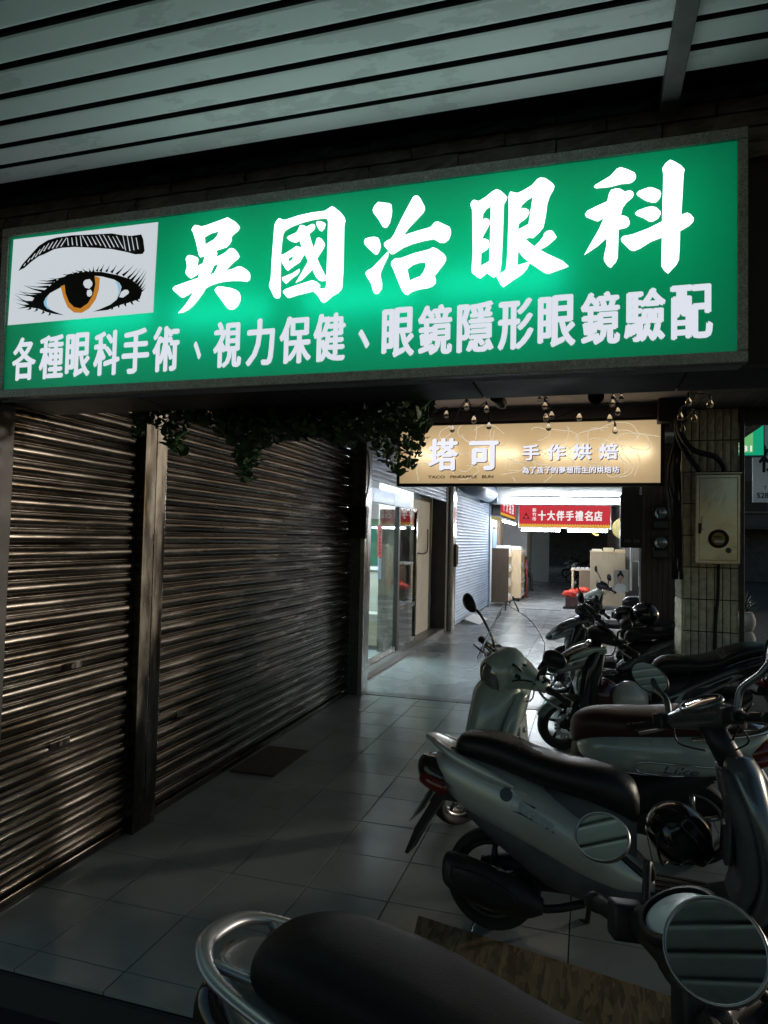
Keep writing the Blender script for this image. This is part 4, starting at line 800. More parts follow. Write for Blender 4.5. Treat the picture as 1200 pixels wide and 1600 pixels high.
# shop wall, windows
fw = thing('far_shop_front', 'white shop front with wooden windows behind the far display racks', 'shop front', (0, 0, 0))
boxo('wall_panel', -2.9, -2.62, 17.5, 22.6, 0, 2.3, 'white_wall', fw)
for y in (17.9, 18.7):
    w = boxo('window', -2.615, -2.59, y, y+.42, 1.3, 2.1, 'wood_light', fw, .004); boxo('pane', -2.588, -2.582, y+.05, y+.37, 1.36, 2.04, 'wood_dark', w)
w = boxo('glazed_door', -2.615, -2.59, 19.5, 20.3, .02, 2.1, 'steel', fw, .004); boxo('pane', -2.588, -2.582, 19.57, 20.23, .3, 2.02, 'goods_blue', w)
for y in (20.6, 21.0, 21.5): boxo('mullion', -2.615, -2.55, y, y+.12, 0, 2.3, 'wood_dark', fw)
# display racks
def rack(label, x, y, w, L, h, m1, m2, seed):
    t = thing('display_rack', label, 'rack', (x, y, 0)); r = random.Random(seed)
    boxo('side_panel', 0, w, 0, .03, .1, h, m1, t, .003); boxo('side_panel', 0, w*.96, L-.03, L, .1, h-.02, m2, t, .003); boxo('back_panel', 0, .02, .031, L-.031, .1, h-.04, m2, t)
    for k in range(4):
        z = .12+(h-.35)*k/3; s = boxo('shelf', .021, w-.02, .031, L-.031, z, z+.025, m2, t); boxo('lip', w-.018, w-.003, .031, L-.031, z, z+.09, m2, s)
        for q in range(5):
            yy = .05+q*(L-.1)/5; p = boxo('goods', .06, w-.04, yy, yy+(L-.1)/5-.03, z+.027, z+.027+r.uniform(.08, .2), 'goods_white', t, .01)
    for q in range(4):
        yy = .05+q*(L-.1)/4; boxo('goods', .03, w-.05, yy, yy+.15, h-.10, h+r.uniform(.0, .09), r.choice(('goods_yellow', 'goods_white', 'goods_white')), t, .01)
    for k in range(4):
        for q in range(4):
            z = .12+(h-.35)*k/3; yy = .12+q*(L-.2)/4; boxo('price_card', w-.002, w+.001, yy, yy+.09, z+.02, z+.075, r.choice(('paper', 'paper', 'goods_yellow', 'print_red')), t)
    for yy in (.04, L-.10):
        b = bmesh.new(); lathe(b, [(0,-.02),(.045,-.02),(.05,0),(.045,.02),(0,.02)], 14, 'x', (w-.06, yy+.03, .05)); to_obj('caster', b, 'rubber', t, True)
rack('dark wood display rack by the pale blue shutter end', -2.36, 17.66, .43, 1.05, 1.50, 'wood_dark', 'wood_light', 1)
rack('light wood display rack behind the dark one', -2.20, 19.4, .43, 1.2, 1.46, 'wood_light', 'wood_light', 2)
tb = thing('folding_frame', 'thin dark red folding frame leaning behind the light wood rack', 'frame', (-1.86, 20.9, 0)); boxo('rail', 0, .05, 0, .05, 0, 1.2, 'red_frame', tb); boxo('rail', .1, .15, 0, .05, 0, 1.15, 'red_frame', tb)
for z in (.2, .6, 1.05): boxo('rung', .051, .099, .01, .04, z, z+.05, 'red_frame', tb)
bt = thing('black_stand', 'small black metal stand on the floor by the dark wood rack', 'stand', (-1.80, 16.6, 0))
b = bmesh.new(); tube(b, [(-.08,0,0),(-.07,0,.22),(.12,0,.26),(.24,.05,.0)], .018, 8, 1); tube(b, [(.12,0,.26),(.1,.0,.36)], .02, 8, 1); to_obj('legs', b, 'black_plastic', bt, True)
# table, display case, bags
tt = thing('sample_table', 'pale wood sample table with white boxes on top in the far shop', 'table', (-.42, 19.2, 0)); boxo('top', 0, .62, 0, .8, .93, .965, 'wood_light', tt, .004); boxo('modesty_panel', .22, .6, .02, .04, .3, .929, 'wood_dark', tt)
for x, y in ((.02,.02),(.56,.02),(.02,.74),(.56,.74)): boxo('leg', x, x+.045, y, y+.045, 0, .929, 'wood_light', tt)
for i in range(5):
    for j in range(2): o = boxo('sample_box', -.40+i*.118, -.40+i*.118+.095, 19.22+j*.36, 19.22+j*.36+.3, .966, .99+.02*rnd.random(), 'goods_white', bev=.004); tag(o, 'flat white sample box laid out on the pale wood table', 'box', 'white sample boxes on the far table')
dc = thing('display_case', 'tall light wood display case with cartons on top in the far shop', 'display case', (.08, 18.0, 0)); boxo('front_panel', 0, .84, 0, .03, .12, 1.45, 'wood_table', dc, .003); boxo('side_panel', 0, .03, .031, .7, .12, 1.45, 'wood_light', dc); boxo('side_panel', .81, .84, .031, .7, .12, 1.45, 'wood_light', dc); boxo('top', -.01, .85, -.01, .71, 1.451, 1.48, 'wood_light', dc)
for i in range(3): o = boxo('carton', .12+i*.28, .12+i*.28+.24, 18.05, 18.5, 1.481, 1.53+.04*(i % 2), ('plaster', 'carton', 'wood_light')[i], bev=.004); tag(o, ('pale', 'brown', 'light wood coloured')[i]+' carton on top of the tall display case', 'carton')
sd_ = thing('portrait_standee', 'pale cut out portrait board of a smiling person with a hair bun', 'standee', (.60, 17.0, .55))
boxo('board', 0, .34, 0, .012, .0, .52, 'plaster', sd_, .003); ppp = plane_map('-y', -.001)
def blob(cx, cz, rx, rz, m, d, par, name):
    b = bmesh.new(); V = [(cx+rx*math.cos(2*PI*i/20), cz+rz*math.sin(2*PI*i/20)) for i in range(20)]; flat_mesh(b, V, [tuple(range(20))], ppp, d); to_obj(name, b, m, par)
blob(.16,.08,.13,.12,'paper',.001,sd_,'printed_shirt'); blob(.16,.36,.075,.085,'hair',.0015,sd_,'printed_hair'); blob(.16,.455,.035,.035,'hair',.002,sd_,'printed_bun'); blob(.16,.305,.056,.075,'skin',.0025,sd_,'printed_face'); blob(.16,.215,.022,.04,'skin',.0022,sd_,'printed_neck')
blob(.142,.315,.007,.005,'hair',.003,sd_,'printed_eye'); blob(.178,.315,.007,.005,'hair',.003,sd_,'printed_eye'); blob(.16,.268,.016,.006,'print_red',.003,sd_,'printed_mouth')
crt = thing('goods_crate', 'dark crate holding orange red plastic bags on the far shop floor', 'crate', (-.52, 17.9, 0)); boxo('body', 0, .30, 0, .3, .06, .30, 'crate_dark', crt, .01); boxo('trolley_base', -.05, .36, -.02, .32, .0, .05, 'black_plastic', crt, .01)
def bag(label, x, y, z, s, seed):
    b = bmesh.new(); bmesh.ops.create_icosphere(b, subdivisions=3, radius=1); r = random.Random(seed); ph = [r.uniform(0, 6) for _ in range(6)]
    for v in b.verts:
        p = v.co; k = 1+.16*math.sin(5*p.x+ph[0])+.14*math.sin(6*p.y+ph[1])+.1*math.sin(9*p.z+ph[2]+3*p.x); v.co = Vector((p.x*s[0]*k, p.y*s[1]*k, max(-.5, p.z)*s[2]*k))
    o = to_obj('plastic_bag', b, 'red_plastic', smooth=True, loc=(x, y, z)); tag(o, label, 'bag')
bag('crumpled orange red plastic bag on the dark crate', -.38, 18.05, .37, (.20,.15,.12), 1); bag('orange red plastic bag lying beside the pale wood table', -.08, 18.6, .44, (.17,.15,.08), 2)
o = boxo('cream_carton', -.18, .12, 18.4, 18.75, 0.001, .36, 'carton', bev=.006); tag(o, 'cream carton on the floor under the orange red bag', 'carton')
rl = thing('round_lightbox', 'round pale yellow lit shop sign beside the far red banner', 'sign', (.83, 17.4, 2.05)); b = bmesh.new(); lathe(b, [(0,.05),(.24,.05),(.25,.03),(.25,-.03),(.24,-.05)], 28, 'x'); to_obj('rim', b, 'white_wall', rl, True)
b = bmesh.new(); box(b, -.12, .12, -.06, -.055, -.2, .2, .002); g = bmesh.new(); lathe(g, [(0,0),(.26,0)], 28, 'y', (0, -.062, 0)); b.free(); to_obj('face', g, 'goods_yellow', rl)
gp = thing('white_pipe', 'white pipe frame standing before the grey far wall', 'pipe', (0, 0, 0)); b = bmesh.new(); tube(b, [(.98,16.8,2.3),(.98,16.8,.6)], .025, 8, 1); tube(b, [(.98,16.8,1.28),(1.14,16.8,1.28),(1.16,16.8,1.24),(1.16,16.8,.7)], .016, 8, 1); to_obj('pipes', b, 'white_wall', gp, True)
gw = boxo('grey_side_wall', .95, 1.5, 18.9, 26, 0, 3.0, 'concrete'); tag(gw, 'grey concrete side wall right of the far display case', 'wall')
# seated shop person behind the racks: one continuous body
def person(label, loc, rz):
    t = thing('person', label, 'person', loc, (0, 0, rz))
    J = {'pel':(0,0,.50),'sp':(0,.02,.72),'ch':(0,.02,.95),'nk':(0,.0,1.10),'hd':(0,-.02,1.21),'ht':(0,-.02,1.30),
         'sL':(.17,0,1.02),'eL':(.22,-.06,.76),'wL':(.12,-.28,.70),'hL':(.08,-.36,.70),'sR':(-.17,0,1.02),'eR':(-.22,-.06,.76),'wR':(-.12,-.28,.70),'hR':(-.08,-.36,.70),
         'kL':(.12,-.42,.50),'aL':(.12,-.42,.08),'fL':(.12,-.55,.04),'kR':(-.12,-.42,.50),'aR':(-.12,-.42,.08),'fR':(-.12,-.55,.04)}
    Rr = {'pel':.13,'sp':.12,'ch':.135,'nk':.05,'hd':.085,'ht':.075,'sL':.06,'eL':.042,'wL':.03,'hL':.035,'sR':.06,'eR':.042,'wR':.03,'hR':.035,'kL':.065,'aL':.04,'fL':.035,'kR':.065,'aR':.04,'fR':.035}
    E_ = [('pel','sp'),('sp','ch'),('ch','nk'),('nk','hd'),('hd','ht'),('ch','sL'),('sL','eL'),('eL','wL'),('wL','hL'),('ch','sR'),('sR','eR'),('eR','wR'),('wR','hR'),('pel','kL'),('kL','aL'),('aL','fL'),('pel','kR'),('kR','aR'),('aR','fR')]
    K = list(J); me = bpy.data.meshes.new('body'); me.from_pydata([J[k] for k in K], [(K.index(a), K.index(c)) for a, c in E_], [])
    o = link('body', me, 'shirt_dark', t); sk = o.modifiers.new('skin', 'SKIN'); 
    for i, k in enumerate(K): me.skin_vertices[0].data[i].radius = (Rr[k], Rr[k])
    me.skin_vertices[0].data[0].use_root = True; o.modifiers.new('sub', 'SUBSURF').render_levels = 2
    b = bmesh.new(); bmesh.ops.create_uvsphere(b, u_segments=18, v_segments=12, radius=1)
    for v in b.verts: v.co = Vector((v.co.x*.075, -.035+v.co.y*.09, 1.235+v.co.z*.115))
    to_obj('face', b, 'skin', t, True)
    b = bmesh.new(); loftz(b, [(1.02,0,.05,.09,.055,2),(1.12,0,.045,.10,.075,2),(1.22,0,.02,.095,.10,2),(1.31,0,-.005,.088,.098,2),(1.36,0,-.01,.05,.06,2),(1.372,0,-.01,.01,.01,2)], 18, 4); to_obj('hair', b, 'hair', t, True)
person('person with long dark hair seated behind the light wood rack', (-1.95, 21.3, .18), .6)
st_ = boxo('stool', -2.1, -1.8, 21.2, 21.5, 0, .62, 'wood_dark', bev=.01); tag(st_, 'plain stool under the seated person behind the racks', 'stool')

# dark arcade beyond
fp = thing('far_pillar', 'grey speckled pillar beyond the light wood rack', 'pillar', (0, 0, 0)); boxo('shaft', -2.75, -1.93, 23.2, 24.2, 0, 3.05, 'grey_tilewall', fp, .01); boxo('plinth', -2.76, -1.915, 23.19, 24.21, 0, .35, 'grey_tilewall', fp, .005)
fs = thing('roller_shutter', 'dim closed grey shutter in the dark arcade beyond the bright shop', 'shutter', (-2.3, 24.3, 0)); me = slat_mesh(5.5, .1, .02, 'slat_blue')
for k in range(27): s = bpy.data.objects.new('slat', me); COL.objects.link(s); s.parent = fs; s.location = (0, 0, k*.1)
boxo('mid_post', .0, .06, 2.3, 2.5, 0, 2.7, 'steel', fs); boxo('backing', -.2, -.02, 0, 5.5, 0, 3, 'facade_dark', fs)
wp = boxo('pale_wall_end', -2.35, -1.6, 30.2, 30.6, 0, 3.0, 'white_wall'); tag(wp, 'pale wall end in the dark arcade beyond the bright shop', 'wall')
fdk = boxo('dark_end_wall', -5, 3, 52, 52.4, 0, 4.5, 'facade_dark'); tag(fdk, 'dark end wall far down the arcade', 'wall')
bch = thing('wooden_bench', 'low wooden bench in the dark far arcade', 'bench', (-.9, 31, 0)); boxo('seat', 0, 2.4, 0, .5, .4, .46, 'wood_dark', bch)
for x in (.1, 2.2): boxo('leg', x, x+.08, .05, .45, 0, .399, 'wood_dark', bch)
bp = thing('brick_pier', 'brown tiled pier at the right of the dark far arcade', 'pier', (.75, 27, 0)); boxo('core', 0, .5, 0, .5, 0, 3.0, 'brown_panel', bp)
lb = thing('orange_light_sign', 'small glowing orange sign in the dark far arcade', 'sign', (.2, 32, 2.0)); boxo('case', 0, .06, 0, .3, 0, .85, 'black_plastic', lb)
b = bmesh.new(); tube(b, [(.25,-.02,.78),(.05,-.02,.7),(.05,-.02,.15),(.28,-.02,.08)], .035, 8, 2); to_obj('neon_bar', b, 'far_lamp', lb, True)

# ================================================================ STREET ON THE RIGHT
pw = thing('plant_pot', 'stacked ribbed planter with a small shrub beyond the pillar', 'planter', (2.72, 13.7, G))
for k, (z0, z1) in enumerate(((0, .27), (.28, .62))):
    b = bmesh.new(); q = []
    for i in range(9): z = z0+(z1-z0)*i/8; q.append((.15+.05*math.sin(PI*i/8)+(.004 if i % 2 else 0), z))
    lathe(b, [(0,z0)]+q+[(0,z1-.02)], 24, 'z'); to_obj('pot', b, 'terracotta', pw, True)
b = bmesh.new(); r = random.Random(9)
for i in range(90):
    a, el = r.uniform(0, 6.28), r.uniform(.2, 1.45); L = r.uniform(.15, .34); d_ = Vector((math.cos(a)*math.cos(el), math.sin(a)*math.cos(el), math.sin(el))); s_ = d_.cross(Vector((0,0,1))).normalized()*.016
    p0 = Vector((0,0,.6))+d_*.12*r.random(); p1 = p0+d_*L*.55+Vector((0,0,.03)); p2 = p0+d_*L
    v = [b.verts.new(x) for x in (p0-s_*.4, p1-s_, p2, p1+s_, p0+s_*.4)]; b.faces.new(v)
o = to_obj('leaves', b, 'plant_leaf', pw); o['kind'] = 'stuff'
gsn = thing('green_street_sign', 'lit green shop sign with a phone number high over the street', 'sign', (0, 16, 0)); pg = plane_map('-y', -.001)
boxo('case', 2.2, 3.58, .0, .2, 3.60, 4.75, 'dark_metal', gsn); face('face_panel', 2.22, 3.56, 3.62, 4.73, 'far_green', gsn, pg, .001); face('pale_field', 2.22, 3.36, 3.68, 4.6, 'far_green_light', gsn, pg, .002)
b = bmesh.new(); glyph_fit(b, '3031', 2.93, 3.34, 3.70, 3.83, pg, .006, .004); to_obj('phone_number', b, 'sign_red_white', gsn)
b = bmesh.new(); glyph_fit(b, '生', 3.0, 3.16, 3.90, 4.02, pg, .006, .004); to_obj('character', b, 'ink', gsn); face('tooth_mark', 3.18, 3.32, 4.12, 4.3, 'poster_green', gsn, pg, .003)
wsn = thing('white_street_sign', 'unlit white hanging sign with a phone number at the right picture edge', 'sign', (0, 18, 0)); boxo('board', 3.78, 5.0, .0, .1, 2.74, 5.2, 'print_white', wsn, .005); pw_ = plane_map('-y', -.001)
b = bmesh.new(); glyph_fit(b, '5285', 3.86, 4.19, 2.84, 2.97, pw_, .005, .001); glyph_fit(b, 'T', 4.01, 4.07, 3.05, 3.13, pw_, .003, .001); to_obj('phone_number', b, 'ink', wsn)
b = bmesh.new(); glyph_fit(b, '社', 3.9, 4.37, 3.45, 4.15, pw_, .016, .001); to_obj('character', b, 'ink', wsn)
# building across the street
ab = thing('street_building', 'dark building across the street at the right edge', 'building', (0, 0, 0)); boxo('wall', 6.5, 30, 40, 46, G, 14, 'facade_dark', ab)
for i in range(6):
    for k in range(3):
        w = boxo('window', 7.2+i*3.2, 9.0+i*3.2, 39.93, 39.99, 3.6+k*3.2, 5.2+k*3.2, 'black_plastic', ab); boxo('sill', 7.1+i*3.2, 9.1+i*3.2, 39.85, 39.99, 3.48+k*3.2, 3.58+k*3.2, 'concrete', w)
boxo('shop_awning', 6.6, 20, 38.2, 39.9, 2.6, 2.75, 'dark_metal', ab); boxo('lit_doorway', 9.2, 9.5, 39.9, 39.95, .9, 2.2, 'far_window', ab)
b = bmesh.new(); b.free()

# ================================================================ SCOOTERS
def scooter(name, label, loc, heading, lean, sc, c, group='scooters parked in the arcade'):
    """local axes: +x ahead, +y left, z up; rear axle at x = 0"""
    t = thing(name, label, 'scooter', loc, (0, 0, 0), group)
    t.rotation_euler = (Matrix.Rotation(heading, 3, 'Z') @ Matrix.Rotation(-lean, 3, 'X')).to_euler(); t.scale = (sc, sc, sc)
    paint, inner, seatm = c['paint'], c.get('inner', 'grey_plastic'), c.get('seat', 'leather')
    WB = c.get('wb', 1.22); ax = Vector((-.33, 0, .94)).normalized(); pv = Vector((WB-.22, 0, .82))
    S = Matrix.Translation(pv) @ Matrix.Rotation(c.get('steer', 0), 4, ax) @ Matrix.Translation(-pv)
    def steer(bm):
        bmesh.ops.transform(bm, matrix=S, verts=bm.verts); return bm
    def add(nm, bm, m, par=t, smooth=True, st=False): return to_obj(nm, steer(bm) if st else bm, m, par, smooth)
    R = c.get('R', .215)
    def wheel(nm, x, st, disc):
        b = bmesh.new(); w = .06
        lathe(b, [(R-.055,-.03),(R-.04,-w*.9),(R-.018,-w),(R-.004,-w*.6),(R,0),(R-.004,w*.6),(R-.018,w),(R-.04,w*.9),(R-.055,.03)], 44, 'y', (x,0,R)); ty = add('tyre', b, 'rubber', st=st)
        ty.name = nm
        b = bmesh.new(); ri = R-.052; lathe(b, [(ri,-.034),(ri-.012,-.036),(ri-.02,-.02),(ri-.02,.02),(ri-.012,.036),(ri,.034)], 44, 'y', (x,0,R)); lathe(b, [(0,-.045),(.035,-.045),(.042,-.03),(.042,.03),(.035,.045),(0,.045)], 18, 'y', (x,0,R))
        for q in range(5):
            a = 2*PI*q/5+.3; d1 = Vector((math.cos(a),0,math.sin(a))); p = Vector((x,0,R)); s_ = Vector((-d1.z,0,d1.x))
            tube(b, [p+d1*.03+s_*.004, p+d1*(ri-.015)+s_*.0], [.019,.012], 6, 1, flat=(1, .8))
        add('rim', b, c.get('rim', 'alloy'), ty, st=st)
        if disc:
            b = bmesh.new()
            for q in range(20):
                a0, a1 = 2*PI*q/20, 2*PI*(q+.62)/20
                for r0, r1 in ((.062, .078), (.088, .105)):
                    A = [Vector((x+r*math.cos(a), .05, R+r*math.sin(a))) for r, a in ((r0,a0),(r1,a0+.08),(r1,a1+.08),(r0,a1))]; B = [v+Vector((0,.005,0)) for v in A]; v = [b.verts.new(p) for p in A+B]
                    for f in ((0,1,2,3),(7,6,5,4),(0,4,5,1),(1,5,6,2),(2,6,7,3),(3,7,4,0)): b.faces.new([v[i] for i in f])
            lathe(b, [(.078,.05),(.088,.05),(.088,.055),(.078,.055),(.078,.05)], 36, 'y', (x,0,R)); add('brake_disc', b, 'alloy', ty, False, st)
        return ty
    wheel('rear_wheel', 0, False, False); wheel('front_wheel', WB, True, True)
    # rear body
    b = bmesh.new(); bw = c.get('bw', 1.0)
    loftx(b, c.get('body', [(-.34,0,.735,.035,.03,2.2),(-.28,0,.70,.095,.065,2.3),(-.15,0,.655,.145,.10,2.5),(.05,0,.60,.172,.125,2.6),(.28,0,.545,.178,.13,2.7),(.46,0,.47,.165,.12,2.7),(.58,0,.41,.13,.09,2.6),(.66,0,.375,.07,.04,2.4)]), 26, 5)
    body = add('rear_body', b, paint)
    b = bmesh.new(); loftx(b, [(-.12,0,.52,.10,.05,2.5),(.05,0,.455,.162,.09,2.6),(.25,0,.37,.182,.12,2.6),(.45,0,.31,.174,.095,2.6),(.62,0,.275,.165,.06,2.6),(.72,0,.26,.15,.035,2.6)], 22, 5); add('lower_cover', b, c.get('lowm', inner))
    b = bmesh.new(); loftx(b, [(.10,0,.60,.12,.06,2.5),(.30,0,.56,.135,.11,2.6),(.46,0,.50,.13,.16,2.6),(.56,0,.45,.10,.17,2.5),(.61,0,.42,.06,.14,2.4)], 20, 4); add('seat_base', b, c.get('basem', inner))
    # engine, exhaust, stand, inner fender
    b = bmesh.new(); loftx(b, [(-.08,.10,.215,.035,.05,2.4),(.05,.105,.22,.05,.075,2.5),(.25,.105,.235,.05,.072,2.5),(.45,.10,.25,.045,.075,2.5),(.52,.09,.25,.03,.05,2.5)], 18, 4); add('engine_case', b, 'cast_dark')
    b = bmesh.new(); tube(b, [(.40,-.06,.20),(.25,-.12,.17),(.12,-.14,.20)], .018, 8, 3); loftx(b, [(-.20,-.145,.27,.03,.04,2),(-.17,-.148,.265,.06,.075,2.2),(-.04,-.148,.235,.066,.085,2.3),(.14,-.145,.20,.06,.078,2.2),(.24,-.143,.185,.03,.03,2)], 18, 4); mu = add('exhaust', b, 'cast_dark')
    b = bmesh.new(); loftx(b, [(-.15,-.211,.275,.006,.025,2.4),(-.07,-.218,.25,.007,.052,2.5),(.06,-.216,.22,.006,.048,2.5),(.14,-.208,.20,.004,.02,2.4)], 12, 3); add('heat_shield', b, 'black_plastic', mu)
    b = bmesh.new(); tube(b, [(.42,.10,.2),(.40,.20,.03),(.36,.23,.012)], .012, 8, 1); add('side_stand', b, 'cast_dark')
    b = bmesh.new(); loftx(b, [(-.02,0,.50,.055,.02,2.5),(.15,0,.43,.07,.06,2.5),(.40,0,.33,.09,.10,2.5)], 14, 3); add('inner_fender', b, 'black_plastic')
    # seat
    b = bmesh.new(); z = c.get('seat_z', 0)
    loftx(b, c.get('seat_secs', [(-.245,0,.755,.05,.025,2.2),(-.21,0,.762,.105,.05,2.4),(-.10,0,.762,.137,.066,2.6),(.06,0,.745,.150,.070,2.7),(.20,0,.722,.150,.070,2.7),(.36,0,.705,.142,.075,2.6),(.50,0,.685,.115,.082,2.5),(.585,0,.655,.08,.075,2.4),(.615,0,.635,.04,.05,2.2)]), 28, 6)
    st_ = add('seat', b, seatm)
    for s in (-1, 1):
        b = bmesh.new(); tube(b, [(-.20,s*.098,.775),(-.05,s*.131,.773),(.15,s*.142,.742),(.36,s*.134,.722),(.50,s*.108,.71),(.58,s*.07,.685)], .0045, 6, 4)
        add('piping', b, seatm, st_)
    # tail: rail, light, plate
    if c.get('rail') == 'loop':
        b = bmesh.new(); P = [(.02,-.178,.71),(-.12,-.172,.735),(-.27,-.145,.765),(-.345,-.085,.785),(-.365,0,.79),(-.345,.085,.785),(-.27,.145,.765),(-.12,.172,.735),(.02,.178,.71)]; tube(b, P, [q_*c.get('railr', 1) for q_ in (.012,.018,.02,.022,.024,.022,.02,.018,.012)], 12, 6, flat=(1.25,.75)); rl_ = add('grab_rail', b, c.get('railm', 'rail_silver'))
        b = bmesh.new(); loftx(b, [(-.33,0,.755,.05,.012,2.4),(-.26,0,.752,.095,.016,2.4),(-.19,0,.745,.10,.012,2.4)], 16, 3); add('rail_plate', b, c.get('railm', 'rail_silver'), rl_)
        for s in (-1, 1):
            b = bmesh.new(); tube(b, [(-.30,s*.11,.772),(-.24,s*.10,.762),(-.2,s*.085,.75)], .011, 8, 2); add('rail_bracket', b, c.get('railm', 'rail_silver'), rl_)
    else:
        RT = Matrix.Translation((c.get('railx', 0), 0, c.get('railz', 0)))
        b = bmesh.new(); loftx(b, [(-.43,0,.845,.03,.010,2.2),(-.40,0,.84,.07,.016,2.4),(-.33,0,.815,.095,.018,2.4),(-.26,0,.79,.10,.014,2.4)], 18, 4); bmesh.ops.transform(b, matrix=RT, verts=b.verts); rl_ = add('grab_rail', b, c.get('railm', paint))
        for s in (-1, 1):
            b = bmesh.new(); loftx(b, [(-.38,s*.07,.835,.018,.014,2.2),(-.26,s*.125,.785,.026,.024,2.4),(-.10,s*.160,.735,.018,.026,2.4),(.02,s*.168,.70,.006,.008,2.2)], 12, 4)
            bmesh.ops.transform(b, matrix=RT, verts=b.verts); add('rail_arm', b, c.get('railm', paint), rl_)
    b = bmesh.new(); loftx(b, [(-.375,0,.665,.045,.03,2.3),(-.35,0,.66,.095,.058,2.4),(-.29,0,.645,.125,.07,2.5),(-.22,0,.63,.13,.05,2.5)], 20, 3); tl = add('tail_light', b, c.get('tail', 'lens_smoke'))
    for s in (-1, 1):
        b = bmesh.new(); loftx(b, [(-.34,s*.105,.625,.02,.022,2.3),(-.28,s*.135,.615,.026,.032,2.4),(-.20,s*.15,.595,.012,.026,2.4)], 12, 3)
        add('turn_signal', b, c['sigm'] if c.get('sigm') else 'lens_red' if c.get('tail') == 'lens_red' else 'lens_orange', tl)
    b = bmesh.new(); V = [(-.17,.60),(-.255,.585),(-.365,.39),(-.41,.27),(-.395,.265),(-.345,.365),(-.235,.53),(-.15,.53)]
    A = [b.verts.new((x,-.07,z)) for x, z in V]; B = [b.verts.new((x,.07,z)) for x, z in V]; b.faces.new(A); b.faces.new(B[::-1])
    for i in range(8): b.faces.new((A[i], B[i], B[(i+1) % 8], A[(i+1) % 8]))
    mg = add('mudguard', b, 'black_plastic', smooth=False)
    b = bmesh.new(); box(b, -.005, 0, -.13, .13, -.075, .075, .002); bmesh.ops.transform(b, matrix=Matrix.Translation((-.338,0,.495)) @ Matrix.Rotation(.5, 4, 'Y'), verts=b.verts); add('number_plate', b, 'paper', mg, False)
    # floor board
    b = bmesh.new(); loftx(b, [(.50,0,.275,.15,.045,3.5),(.60,0,.262,.178,.045,4),(.85,0,.262,.182,.045,4),(WB-.26,0,.285,.17,.055,3.5),(WB-.20,0,.31,.14,.06,3)], 20, 3); fb = add('floorboard', b, c.get('floor', inner))
    for i in range(5):
        b = bmesh.new(); box(b, .62, WB-.33, -.13+i*.06, -.105+i*.06, .308, .314, .002); add('mat_rib', b, 'rubber', fb, False)
    # leg shield: outer cowl and inner panel
    lw = c.get('lw', 1.0); cd = c.get('cd', 1.0); io = -.05*(cd-1)*2; b = bmesh.new()
    loftz(b, [(.24,WB-.20,0,.05*cd,.14*lw,2.6),(.33,WB-.155,0,.055*cd,.185*lw,2.8),(.46,WB-.13,0,.058*cd,.205*lw,2.8),(.60,WB-.145,0,.062*cd,.205*lw,2.7),(.72,WB-.175,0,.068*cd,.185*lw,2.6),(.82,WB-.205,0,.075*cd,.14*lw,2.4),(.88,WB-.225,0,.06*cd,.09*lw,2.2)], 26, 5)
    cw = add('front_cowl', b, c.get('cowl', paint))
    b = bmesh.new(); loftz(b, [(.28,WB-.255+io,0,.03,.16*lw,2.8),(.42,WB-.20+io,0,.045,.192*lw,2.9),(.58,WB-.20+io,0,.05,.19*lw,2.8),(.72,WB-.235+io,0,.05,.165*lw,2.6),(.83,WB-.27+io,0,.035,.10*lw,2.4)], 24, 4); ls = add('leg_shield', b, inner)
    b = bmesh.new(); box(b, -.012, .0, -.11, .11, -.10, .10, .02); bmesh.ops.transform(b, matrix=Matrix.Translation((WB-.255+io,0,.56)) @ Matrix.Rotation(.06, 4, 'Y'), verts=b.verts); gb = add('glove_box_lid', b, inner, ls)
    b = bmesh.new(); lathe(b, [(0,-.012),(.014,-.012),(.016,0)], 14, 'x', (WB-.268+io,.0,.60)); add('lock', b, 'alloy', gb)
    for s in (-1, 1):
        b = bmesh.new(); loftz(b, [(.50,WB-.10,s*.14*lw,.02,.02,2.2),(.56,WB-.082,s*.145*lw,.022,.035,2.3),(.64,WB-.09,s*.14*lw,.02,.03,2.3),(.69,WB-.11,s*.12*lw,.012,.015,2.2)], 14, 3)
        add('front_turn_signal', b, c.get('sig', 'lens_clear'), cw)
    if c.get('nose'):
        b = bmesh.new(); loftx(b, [(WB-.22,0,.80,.12,.075,2.3),(WB-.10,0,.76,.13,.085,2.4),(WB+.02,0,.70,.10,.075,2.3),(WB+.11,0,.655,.05,.04,2.1),(WB+.14,0,.645,.015,.012,2)], 22, 5); ns = add('nose_cowl', b, c['nose'])
        for s in (-1, 1):
            b = bmesh.new(); loftx(b, [(WB-.16,s*.118,.765,.02,.05,2.3),(WB-.04,s*.118,.72,.022,.05,2.4),(WB+.07,s*.075,.675,.02,.025,2.2)], 12, 4)
            add('headlight', b, 'lens_clear', ns)
        for s in (-1, 1):
            b = bmesh.new(); loftx(b, [(WB-.30,s*.10,.84,.012,.028,2.3),(WB-.16,s*.128,.825,.012,.035,2.3),(WB-.02,s*.12,.77,.008,.014,2.2)], 10, 4)
            add('side_fin', b, c.get('fin', paint), ns)
    # fork, front fender
    for s in (-1, 1):
        b = bmesh.new(); tube(b, [(WB,s*.075,R), (WB-.04,s*.075,.32), (WB-.13,s*.06,.55)], [.02,.024,.02], 10, 1)
        add('fork_leg', b, 'black_plastic', st=True)
    b = bmesh.new(); rings = []
    for i in range(15):
        a = math.radians(20+135*i/14); rr = R+.03; cx, cz = WB+rr*math.cos(a), R+rr*math.sin(a); w = .075*(1-.35*abs(i/7-1)**2)
        ring = []
        for q in range(9):
            u = -1+2*q/8; dz = -.035*u*u; ring.append(b.verts.new((cx+dz*math.cos(a), w*u, cz+dz*math.sin(a))))
        rings.append(ring)
    for A, B in zip(rings, rings[1:]):
        for q in range(8): b.faces.new((A[q], A[q+1], B[q+1], B[q]))
